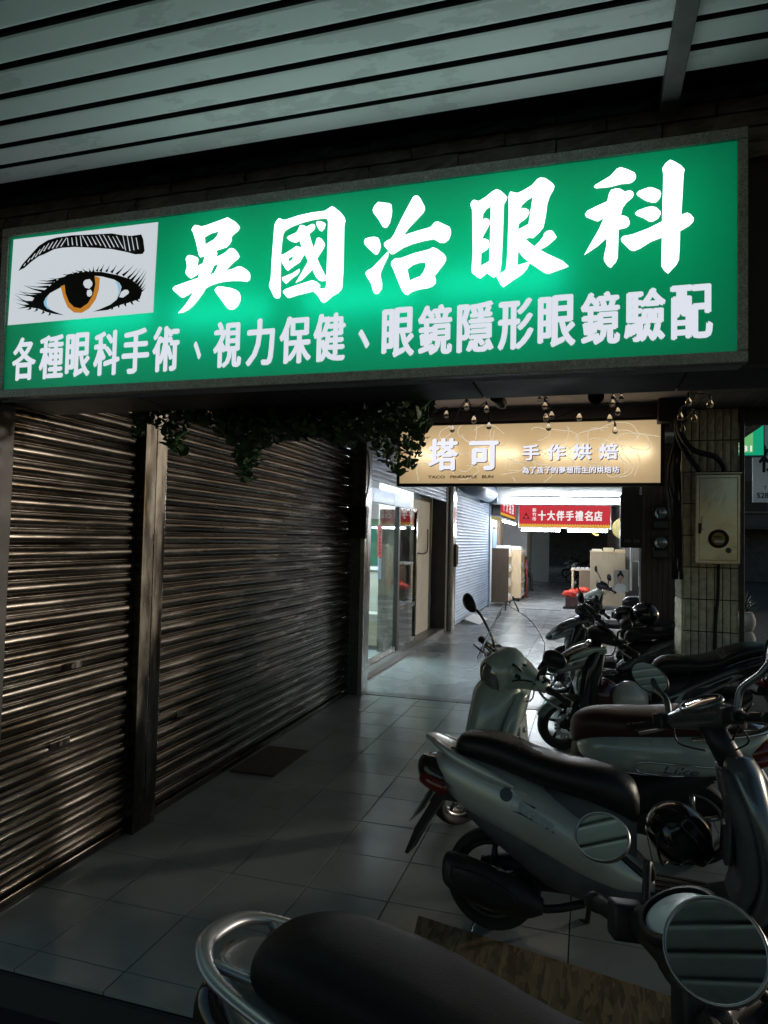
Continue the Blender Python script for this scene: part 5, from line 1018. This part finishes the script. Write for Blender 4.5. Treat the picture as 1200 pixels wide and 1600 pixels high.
    bmesh.ops.solidify(b, geom=list(b.faces), thickness=.006); add('front_fender', b, c.get('fender', paint), st=True)
    # handlebar
    hx, hz = c.get('hx', WB-.30), c.get('hz', .93)
    b = bmesh.new(); rings = []
    for yy, x_, z_, hx_, hz_ in interp([(-.235,hx-.035,hz-.005,.02,.02),(-.18,hx-.015,hz,.032,.03),(-.10,hx+.02,hz+.012,.07,.048),(0,hx+.045,hz+.018,.095,.06),(.10,hx+.02,hz+.012,.07,.048),(.18,hx-.015,hz,.032,.03),(.235,hx-.035,hz-.005,.02,.02)], 4):
        rings.append([b.verts.new((x_+a, yy, z_+q)) for a, q in sup(18, hx_*c.get('hbs', 1), hz_*c.get('hbs', 1), 2.4)])
    skin(b, rings); hb = add('handlebar_cover', b, c.get('hbm', inner), st=True)
    b = bmesh.new(); tube(b, [(hx+.03,0,hz-.02),(WB-.215,0,.80)], [.05,.055], 14, 1); add('steering_neck', b, 'black_plastic', hb, st=True)
    b = bmesh.new()
    for s in (-1, 1):
        tube(b, [(hx-.0,s*.18,hz-.01),(hx+.05,s*.21,hz+.05),(hx+.10,s*.12,hz+.02),(hx+.09,s*.05,hz-.08)], .0045, 6, 4); tube(b, [(hx-.01,s*.17,hz-.02),(hx+.03,s*.19,hz-.09),(hx+.07,s*.08,hz-.12)], .004, 6, 4)
    add('control_cables', b, 'cable', hb, st=True)['kind'] = 'stuff'
    # dash
    b = bmesh.new(); lathe(b, [(.0,.012),(.055,.010),(.068,.004),(.072,-.012)], 28, 'z'); bmesh.ops.transform(b, matrix=Matrix.Translation((hx-.005,0,hz+.062)) @ Matrix.Rotation(-.55, 4, 'Y') @ Matrix.Diagonal((.85,1.35,1,1)), verts=b.verts); add('dash_glass', b, c.get('dash', 'lens_smoke'), hb, st=True)
    b = bmesh.new(); lathe(b, [(.070,.012),(.080,.010),(.083,-.006),(.072,-.012),(.070,.012)], 28, 'z'); bmesh.ops.transform(b, matrix=Matrix.Translation((hx-.005,0,hz+.062)) @ Matrix.Rotation(-.55, 4, 'Y') @ Matrix.Diagonal((.85,1.35,1,1)), verts=b.verts); add('dash_bezel', b, c.get('bezel', 'black_plastic'), hb, st=True)
    if c.get('light') == 'bar':
        b = bmesh.new(); lathe(b, [(.0,.075),(.04,.07),(.068,.05),(.078,.02),(.08,-.03)], 28, 'x'); bmesh.ops.transform(b, matrix=Matrix.Translation((hx+.10,0,hz-.015)) @ Matrix.Rotation(.12, 4, 'Y') @ Matrix.Diagonal((1*c.get('hls',1),.95*c.get('hls',1),1.15*c.get('hls',1),1)), verts=b.verts); hl = add('headlight', b, 'lens_clear', st=True)
        b = bmesh.new(); lathe(b, [(.070,.055),(.083,.045),(.092,.0),(.10,-.06),(.085,-.10)], 28, 'x'); bmesh.ops.transform(b, matrix=Matrix.Translation((hx+.10,0,hz-.015)) @ Matrix.Rotation(.12, 4, 'Y') @ Matrix.Diagonal((1*c.get('hls',1),.95*c.get('hls',1),1.15*c.get('hls',1),1)), verts=b.verts); add('headlight_shell', b, c.get('hbm', paint), hl, st=True)
    for s in (-1, 1):
        b = bmesh.new(); tube(b, [(hx-.045,s*.225,hz-.008),(hx-.062,s*.36,hz-.02)], .0165, 12, 1); tube(b, [(hx-.0625,s*.362,hz-.02),(hx-.0665,s*.39,hz-.023)], .02, 12, 1); gr = add('grip', b, 'rubber', st=True)
        b = bmesh.new(); tube(b, [(hx-.005,s*.20,hz-.012),(hx+.008,s*.27,hz-.03),(hx-.015,s*.385,hz-.045)], [.008,.0075,.008], 8, 3); add('brake_lever', b, c.get('lever', 'alloy'), gr, st=True)
        b = bmesh.new(); box(b, hx-.075, hx-.015, s*.165 if s > 0 else s*.225, s*.225 if s > 0 else s*.165, hz-.035, hz+.03, .008); add('switch_housing', b, 'black_plastic', gr, st=True)
        if c.get('mirrors', True):
            ml, mz, my, mx = c.get('mirror', (.075, .055, .33, 1.16)) [:4]
            if c.get('mirror_r') and s < 0: ml, mz, my, mx = c['mirror_r']
            b = bmesh.new(); mc = Vector((hx+c.get('mfwd', .03), s*my, mx))
            tube(b, [(hx-.01,s*.19,hz+.02),(hx+.0,s*.21,hz+.10),(hx+.02,s*(my-.05),mx-.06),(mc.x+.012,s*(my-.01),mx-.01)], c.get('stem', .008), 8, 4); mr_ = add('mirror', b, c.get('mstem', 'black_plastic'), st=True)
            TM = Matrix.Translation(mc) @ Matrix.Rotation(c['mabs'][0 if s > 0 else 1] if c.get('mabs') else s*c.get('mtoe', .18), 4, 'Z') @ Matrix.Rotation(c.get('mtilt', .1), 4, 'Y') @ Matrix.Rotation(s*c.get('mroll', .25), 4, 'X') @ Matrix.Diagonal((1, ml, mz, 1))
            b = bmesh.new(); lathe(b, [(0,.035),(.6,.03),(.92,.014),(1.0,0),(.985,-.006)], 32, 'x'); bmesh.ops.transform(b, matrix=TM, verts=b.verts); add('mirror_shell', b, c.get('mshell', 'black_plastic'), mr_, st=True)
            b = bmesh.new(); lathe(b, [(0,-.004),(.93,-.004)], 32, 'x'); bmesh.ops.transform(b, matrix=TM, verts=b.verts); add('mirror_glass', b, 'mirror', mr_, st=True)
            b = bmesh.new(); lathe(b, [(.925,-.0035),(.94,-.009),(.985,-.009),(1.01,0),(.99,.003)], 32, 'x'); bmesh.ops.transform(b, matrix=TM, verts=b.verts); add('mirror_rim', b, c.get('mrim', 'black_plastic'), mr_, st=True)
    return t, add, S

# A: nearest, at the bottom edge, standing on the street below the kerb
SPORT_BODY = [(-.47,0,.875,.015,.012,2.2),(-.38,0,.84,.06,.04,2.3),(-.18,0,.775,.115,.075,2.4),(.08,0,.68,.145,.095,2.5),(.28,0,.585,.152,.105,2.6),(.48,0,.47,.135,.10,2.6),(.60,0,.39,.10,.07,2.5),(.68,0,.35,.05,.03,2.4)]
SPORT_SEAT = [(-.31,0,.895,.04,.014,2.2),(-.25,0,.895,.085,.03,2.4),(-.08,0,.865,.12,.042,2.6),(.06,0,.815,.133,.045,2.7),(.14,0,.775,.14,.045,2.7),(.28,0,.745,.142,.05,2.7),(.43,0,.735,.125,.062,2.6),(.54,0,.705,.09,.072,2.5),(.60,0,.67,.04,.05,2.2)]
B_BODY = [(-.29,0,.69,.05,.04,2.2),(-.24,0,.665,.115,.085,2.3),(-.12,0,.625,.16,.125,2.5),(.05,0,.572,.188,.145,2.6),(.25,0,.50,.198,.15,2.7),(.43,0,.42,.192,.13,2.7),(.58,0,.355,.165,.09,2.6),(.68,0,.325,.10,.04,2.4)]
B_SEAT = [(-.19,0,.775,.05,.03,2.2),(-.155,0,.785,.10,.055,2.4),(-.05,0,.785,.137,.068,2.6),(.07,0,.765,.150,.072,2.7),(.17,0,.737,.150,.070,2.7),(.30,0,.712,.150,.073,2.7),(.42,0,.695,.142,.083,2.6),(.53,0,.665,.115,.093,2.5),(.595,0,.635,.08,.085,2.4),(.62,0,.605,.04,.05,2.2)]
A_SEAT = [(-.235,0,.765,.06,.03,2.2),(-.205,0,.775,.11,.058,2.4),(-.10,0,.782,.145,.078,2.6),(.06,0,.765,.158,.082,2.7),(.22,0,.735,.158,.08,2.7),(.38,0,.70,.148,.08,2.6),(.51,0,.69,.128,.088,2.5),(.59,0,.66,.085,.08,2.4),(.62,0,.64,.04,.05,2.2)]
A, addA, SA = scooter('scooter', 'nearest scooter, plain black seat, silver loop rail and round mirror, at the bottom edge', (-.462, 1.35, G), math.radians(-7), math.radians(7), 1.07,
    dict(paint='paint_grey', inner='black_plastic', seat='leather_matte', rail='loop', railr=.72, tail='lens_smoke', wb=1.05, hx=.58, hz=.98, steer=math.radians(19), dash='dial', mirror=(.062,.052,.318,1.10), mirror_r=(.062,.062,.318,1.085), mfwd=-.065, mrim='alloy', mroll=.1, mabs=(.95, 1.05), mtilt=.5, seat_secs=A_SEAT))
# B: silver scooter with the sticker
B, addB, SB = scooter('scooter', 'silver scooter with long stepped black seat and a dark cross sticker on its side', (-.375, 3.0, 0), math.radians(-4), math.radians(6), .95,
    dict(paint='paint_silver', cowl='paint_grey', fender='paint_grey', inner='grey_plastic', seat='leather', tail='lens_smoke', sigm='lens_red', rim='cast_dark', hx=.85, hz=1.01, steer=math.radians(42), hbm='paint_grey', bezel='paint_grey', dash='chrome', mirror=(.10,.062,.34,1.22), mstem='paint_grey', mshell='paint_grey', stem=.014, mroll=.7, mfwd=.03, mtoe=.6, body=B_BODY, seat_secs=B_SEAT, railx=.085, railz=-.045))
# D: white retro scooter facing the wall
D, addD, SD = scooter('scooter', 'white retro scooter with dark red seat and clear windscreen facing the shutters', (.54, 3.95, 0), math.radians(177), math.radians(5), 1.0,
    dict(paint='paint_white', inner='paint_white', lowm='black_plastic', basem='black_plastic', floor='grey_plastic', seat='leather_red', light='bar', hbm='paint_white', rail='loop', railm='chrome', tail='lens_red', steer=math.radians(52), hls=1.3, hbs=1.35, mirror=(.07,.05,.36,1.20), mfwd=.06, fender='paint_white', lw=1.1, cd=1.8,
         body=[(-.34,0,.70,.05,.05,2.2),(-.27,0,.665,.12,.095,2.3),(-.12,0,.625,.165,.125,2.5),(.08,0,.60,.185,.13,2.6),(.28,0,.585,.185,.12,2.7),(.44,0,.575,.16,.10,2.6),(.54,0,.565,.11,.075,2.5),(.58,0,.56,.06,.04,2.4)]))
# E2: sporty dark scooter behind it
E2, addE2, SE2 = scooter('scooter', 'dark sporty scooter with grey green panels and low black seat by the pillar', (1.08, 5.95, 0), math.radians(190), math.radians(5), 1.0,
    dict(paint='paint_dark', cowl='paint_black', inner='black_plastic', seat='leather', nose='paint_dark', fin='paint_green', fender='paint_green', tail='lens_red', steer=math.radians(18), rim='black_plastic', mirror=(.065,.045,.36,1.14), wb=1.27, body=SPORT_BODY, seat_secs=SPORT_SEAT, railx=-.02, railz=.05))
E1, addE1, SE1 = scooter('scooter', 'dark grey scooter with black helmets on its seat left of the pillar', (.98, 7.72, 0), math.radians(184), math.radians(5), 1.0,
    dict(paint='paint_grey', cowl='paint_dark', inner='black_plastic', seat='leather', nose='paint_dark', fin='paint_grey', fender='paint_dark', tail='lens_red', steer=math.radians(12), rim='black_plastic', mirror=(.065,.045,.36,1.16), wb=1.27, body=SPORT_BODY, seat_secs=SPORT_SEAT, railx=-.02, railz=.05))
F1, addF1, SF1 = scooter('scooter', 'white and silver scooter furthest back before the bright shop', (1.2, 12.6, 0), math.radians(184), math.radians(5), 1.0,
    dict(paint='paint_white', cowl='paint_silver', inner='black_plastic', seat='leather', nose='paint_silver', tail='lens_orange', steer=math.radians(14), mirror=(.06,.06,.34,1.16)))
H1, addH1, SH1 = scooter('scooter', 'black scooter half hidden behind the pillar and the dark grey one', (.98, 8.55, 0), math.radians(182), math.radians(5), .98,
    dict(paint='paint_black', cowl='paint_black', inner='black_plastic', seat='leather', tail='lens_red', steer=math.radians(14), mirrors=False))

# ---------------------------------------------------------------- decals, trim, helmets and loose things
from mathutils.bvhtree import BVHTree
def child(t, nm): return [o for o in t.children if o.name.split('.')[0] == nm][0]
def decal(t, part, polys, m, name, side=-1, off=.0022, axis='y'):
    """flat print laid on a body panel: outlines given in the panel's own (x, z) metres"""
    o = child(t, part); bv = BVHTree.FromPolygons([v.co for v in o.data.vertices], [p.vertices for p in o.data.polygons]); b = bmesh.new()
    for i, (V, F) in enumerate(polys):
        vv = []
        for x, z in V:
            if axis == 'y': h = bv.ray_cast(Vector((x, side*1.0, z)), Vector((0, -side, 0)))
            else: h = bv.ray_cast(Vector((-1.0, x, z)), Vector((1, 0, 0)))
            p = h[0] if h[0] is not None else Vector((x, side*.17, z)); n = h[1] if h[1] is not None else Vector((0, side, 0))
            d = Vector((0, side, 0)) if axis == 'y' else Vector((-1, 0, 0))
            vv.append(b.verts.new(p+d*(off+i*.0003)))
        for f in F:
            try: b.faces.new([vv[k] for k in f])
            except ValueError: pass
    return to_obj(name, b, m, o)
def grid_fill(poly, step=.012):
    c = curve_fill([poly]); return c
def disc(cx, cz, r, n=18, rz=None): V = [(cx+r*math.cos(2*PI*i/n), cz+(rz or r)*math.sin(2*PI*i/n)) for i in range(n)]; return ([(cx, cz)]+V, [(0, i+1, (i+1) % n+1) for i in range(n)])
def quadp(*P): return (list(P), [tuple(range(len(P)))])
# sticker on the silver scooter (right side): dark disc with a pale cross and ragged lettering
decal(B, 'rear_body', [disc(.075, .625, .028)], 'sticker_dark', 'sticker_disc')
st = [quadp((.09,.645),(.10,.648),(.17,.575),(.155,.575)), quadp((.085,.585),(.095,.575),(.165,.635),(.155,.64))]
decal(B, 'rear_body', st, 'paper', 'sticker_cross', off=.003)
rg = random.Random(3); jag = []
for i in range(7):
    x = .13+i*.021; z = .585-i*.0095; jag.append(quadp((x,z-.016),(x+.02,z-.022+rg.uniform(-.004,.004)),(x+.026,z+.012+rg.uniform(-.004,.006)),(x+.005,z+.02)))
decal(B, 'rear_body', jag, 'sticker_pale', 'sticker_lettering', off=.0035)
decal(B, 'rear_body', [quadp((.10,.566),(.16,.55),(.29,.50),(.28,.51),(.165,.562)), quadp((.14,.612),(.2,.585),(.205,.592))], 'sticker_dark', 'sticker_outline', off=.0026)
decal(B, 'leg_shield', [disc(.02, .74, .034, 18, .03), disc(.035, .765, .02), disc(.0, .735, .018)], 'sticker_pale', 'front_sticker', axis='x')
decal(B, 'leg_shield', [disc(.028, .752, .008), disc(.012, .735, .006), disc(.03, .73, .007)], 'sticker_dark', 'sticker_marks', axis='x', off=.0045)
# white scooter: chrome bead and lettering on the left side
def bead(t, part, pts, r, m, name, side=1):
    o = child(t, part); bv = BVHTree.FromPolygons([v.co for v in o.data.vertices], [p.vertices for p in o.data.polygons]); P = []
    for x, z in pts:
        h = bv.ray_cast(Vector((x, side, z)), Vector((0, -side, 0))); P.append((h[0].x, h[0].y+side*.004, h[0].z) if h[0] is not None else (x, side*.17, z))
    b = bmesh.new(); tube(b, P, r, 8, 3); return to_obj(name, b, m, o, True)
loop = [(-.22,.575),(-.1,.58),(.1,.58),(.24,.575),(.275,.56),(.285,.54),(.275,.52),(.24,.508),(.1,.505),(-.1,.51),(-.22,.52)]
bead(D, 'rear_body', loop, .006, 'chrome', 'chrome_bead'); bead(D, 'rear_body', [(-.24,.495),(0,.485),(.25,.487),(.42,.49)], .005, 'chrome', 'chrome_strip')
V, F = glyph('Like'); k = .17/max(v[0] for v in V); decal(D, 'rear_body', [([(.16-x*k-.25*(y*k), .522+y*k*.62) for x, y in V], F)], 'sticker_dark', 'name_lettering', side=1, off=.003)
# windscreen of the white scooter
b = bmesh.new(); rows = []; hx_ = 1.22-.30
for j in range(13):
    v = j/12; row = []
    for i in range(17):
        u = -1+i/8; w = .225*(1-.16*v**4); row.append(b.verts.new((hx_+.16-.075*u*u-.12*v, w*u, .90+.42*v*(1-.34*abs(u)**3.2))))
    rows.append(row)
for A_, B_ in zip(rows, rows[1:]):
    for i in range(16): b.faces.new((A_[i], A_[i+1], B_[i+1], B_[i]))
rim = [r_[0].co.copy() for r_ in rows]+[v.co.copy() for v in rows[-1][1:-1]]+[r_[-1].co.copy() for r_ in reversed(rows)]
ws = addD('windscreen', b, 'screen_clear', D, True, True)
b = bmesh.new(); tube(b, [tuple(p) for p in rim], .0022, 5, 1, False); addD('screen_edge', b, 'black_plastic', ws, True, True)
for s in (-1, 1):
    b = bmesh.new(); tube(b, [(hx_+.02,s*.12,.96),(hx_+.07,s*.11,1.02),(hx_+.10,s*.10,1.04)], .008, 8, 2); tube(b, [(hx_+.03,s*.13,.94),(hx_+.09,s*.125,.98)], .012, 8, 1)
    addD('screen_clamp', b, 'black_plastic', ws, True, True)
# pale stripe panels of the sporty scooter's side
for t_, m_ in ((E2, 'paint_green'), (E1, 'paint_grey')):
    for sd in (1,): 
        V = [(.50,.50),(.40,.55),(.22,.62),(.05,.70),(-.02,.705),(.10,.62),(.25,.54),(.44,.465)]; decal(t_, 'rear_body', [(V, [(0,1,7),(1,6,7),(1,2,6),(2,5,6),(2,3,5),(3,4,5)])], m_, 'side_panel', side=1, off=.004)
    bead(t_, 'rear_body', [(.48,.455),(.25,.53),(.10,.61),(-.03,.70)], .004, 'alloy', 'side_accent'); bead(t_, 'rear_body', [(.12,.735),(-.05,.80),(-.22,.845)], .003, 'alloy', 'side_accent')
# yellow tag on the nearest scooter's switches
b = bmesh.new(); box(b, -.02, .02, -.004, .004, -.014, .014, .003); bmesh.ops.transform(b, matrix=Matrix.Translation((.60, .235, 1.0)) @ Matrix.Rotation(1.2, 4, 'Z'), verts=b.verts); addA('yellow_tag', b, 'yellow_tag', A, False, True)

def helmet(label, loc, rot, shell, s=1.0):
    t = thing('helmet', label, 'helmet', loc, rot); t.scale = (s, s, s)
    b = bmesh.new(); bmesh.ops.create_uvsphere(b, u_segments=32, v_segments=20, radius=1)
    for v in b.verts: v.co = Vector((v.co.x*.118, v.co.y*.138, v.co.z*.125+.115 if v.co.z > 0 else v.co.z*.115+.115))
    kill = [f for f in b.faces if (f.calc_center_median().z < .02) or (f.calc_center_median().y < -.055 and f.calc_center_median().z < .135)]
    bmesh.ops.delete(b, geom=kill, context='FACES'); bmesh.ops.solidify(b, geom=list(b.faces), thickness=.014); sh_ = to_obj('shell', b, shell, t, True)
    b = bmesh.new(); bmesh.ops.create_uvsphere(b, u_segments=20, v_segments=12, radius=1)
    for v in b.verts: v.co = Vector((v.co.x*.098, v.co.y*.112+.01, max(v.co.z, -.7)*.105+.115))
    to_obj('liner', b, 'rubber', t, True)
    b = bmesh.new(); rows = []
    for j in range(5):
        rows.append([b.verts.new((math.sin(a)*.126, -math.cos(a)*.148, .10+.055*j/4)) for a in [math.radians(-75+150*i/16) for i in range(17)]])
    for A_, B_ in zip(rows, rows[1:]):
        for i in range(16): b.faces.new((A_[i], A_[i+1], B_[i+1], B_[i]))
    bmesh.ops.solidify(b, geom=list(b.faces), thickness=.003); to_obj('visor', b, 'lens_smoke', t, True)
    b = bmesh.new(); tube(b, [(-.10,0,.03),(-.05,-.02,-.01),(.05,-.02,-.01),(.10,0,.03)], .006, 6, 3); to_obj('chin_strap', b, 'black_plastic', t, True)
    return t
helmet('white helmet on the floorboard of the dark sporty scooter', (.33, 5.62, .335), (.35, .2, 2.6), 'helmet_white', 1.12)
helmet('dark maroon helmet beside the white one on the floorboard', (.11, 5.72, .335), (.1, -.1, 2.2), 'helmet_maroon', 1.08)
helmet('black helmet with a shiny visor on the dark grey scooter seat', (.60, 7.80, .79), (0, 0, -2.0), 'helmet_black', 1.05)
helmet('black helmet with a white rim on the front of the dark grey scooter seat', (.40, 7.86, .765), (0, .1, -1.6), 'helmet_black', .95)

helmet('black open helmet hanging before the silver scooter seat', (.29, 3.04, .40), (.5, .9, 1.2), 'helmet_black', 1.0)

# floor mat and OSB board
mt = boxo('door_mat', -2.39, -2.05, 4.33, 4.94, .0015, .012, 'mat_brown', bev=.004); tag(mt, 'small dark brown mat on the tiles beside the wide bronze shutter', 'mat')
b = bmesh.new(); C_ = [(-.69,2.955),(.78,2.635),(.78,1.98),(-.585,1.98)]; lo = [b.verts.new((x,y,.002)) for x, y in C_]; hi = [b.verts.new((x,y,.017)) for x, y in C_]; b.faces.new(hi); b.faces.new(lo[::-1])
for i in range(4): b.faces.new((lo[i], hi[i], hi[(i+1) % 4], lo[(i+1) % 4]))
bmesh.ops.recalc_face_normals(b, faces=b.faces); ob = to_obj('osb_board', b, 'osb'); tag(ob, 'sheet of brown chipboard lying on the floor between the nearest scooters', 'board')

# parked scooters in the far dark arcade and across the street
def copy_tree(o, parent=None):
    c = o.copy(); COL.objects.link(c); c.parent = parent
    for ch in list(o.children): copy_tree(ch, c)
    return c
def far_copy(src, label, loc, heading, group):
    c = copy_tree(src); c.location = loc; c.rotation_euler = (0, 0, heading); c['label'] = label; c['group'] = group; return c
far_copy(H1, 'dark scooter parked nearest in the far dark arcade', (.95, 28.5, 0), PI, 'scooters in the far dark arcade')
far_copy(F1, 'pale scooter parked in the middle of the far dark arcade', (.55, 30.0, 0), PI, 'scooters in the far dark arcade')
far_copy(E1, 'dark scooter parked deepest in the far dark arcade', (.3, 34.0, 0), PI, 'scooters in the far dark arcade')
far_copy(H1, 'dark scooter parked across the street at the right picture edge', (7.6, 30.0, G), -.8, 'scooters across the street')
far_copy(E1, 'dark scooter parked beside another across the street', (8.6, 31.0, G), -.8, 'scooters across the street')
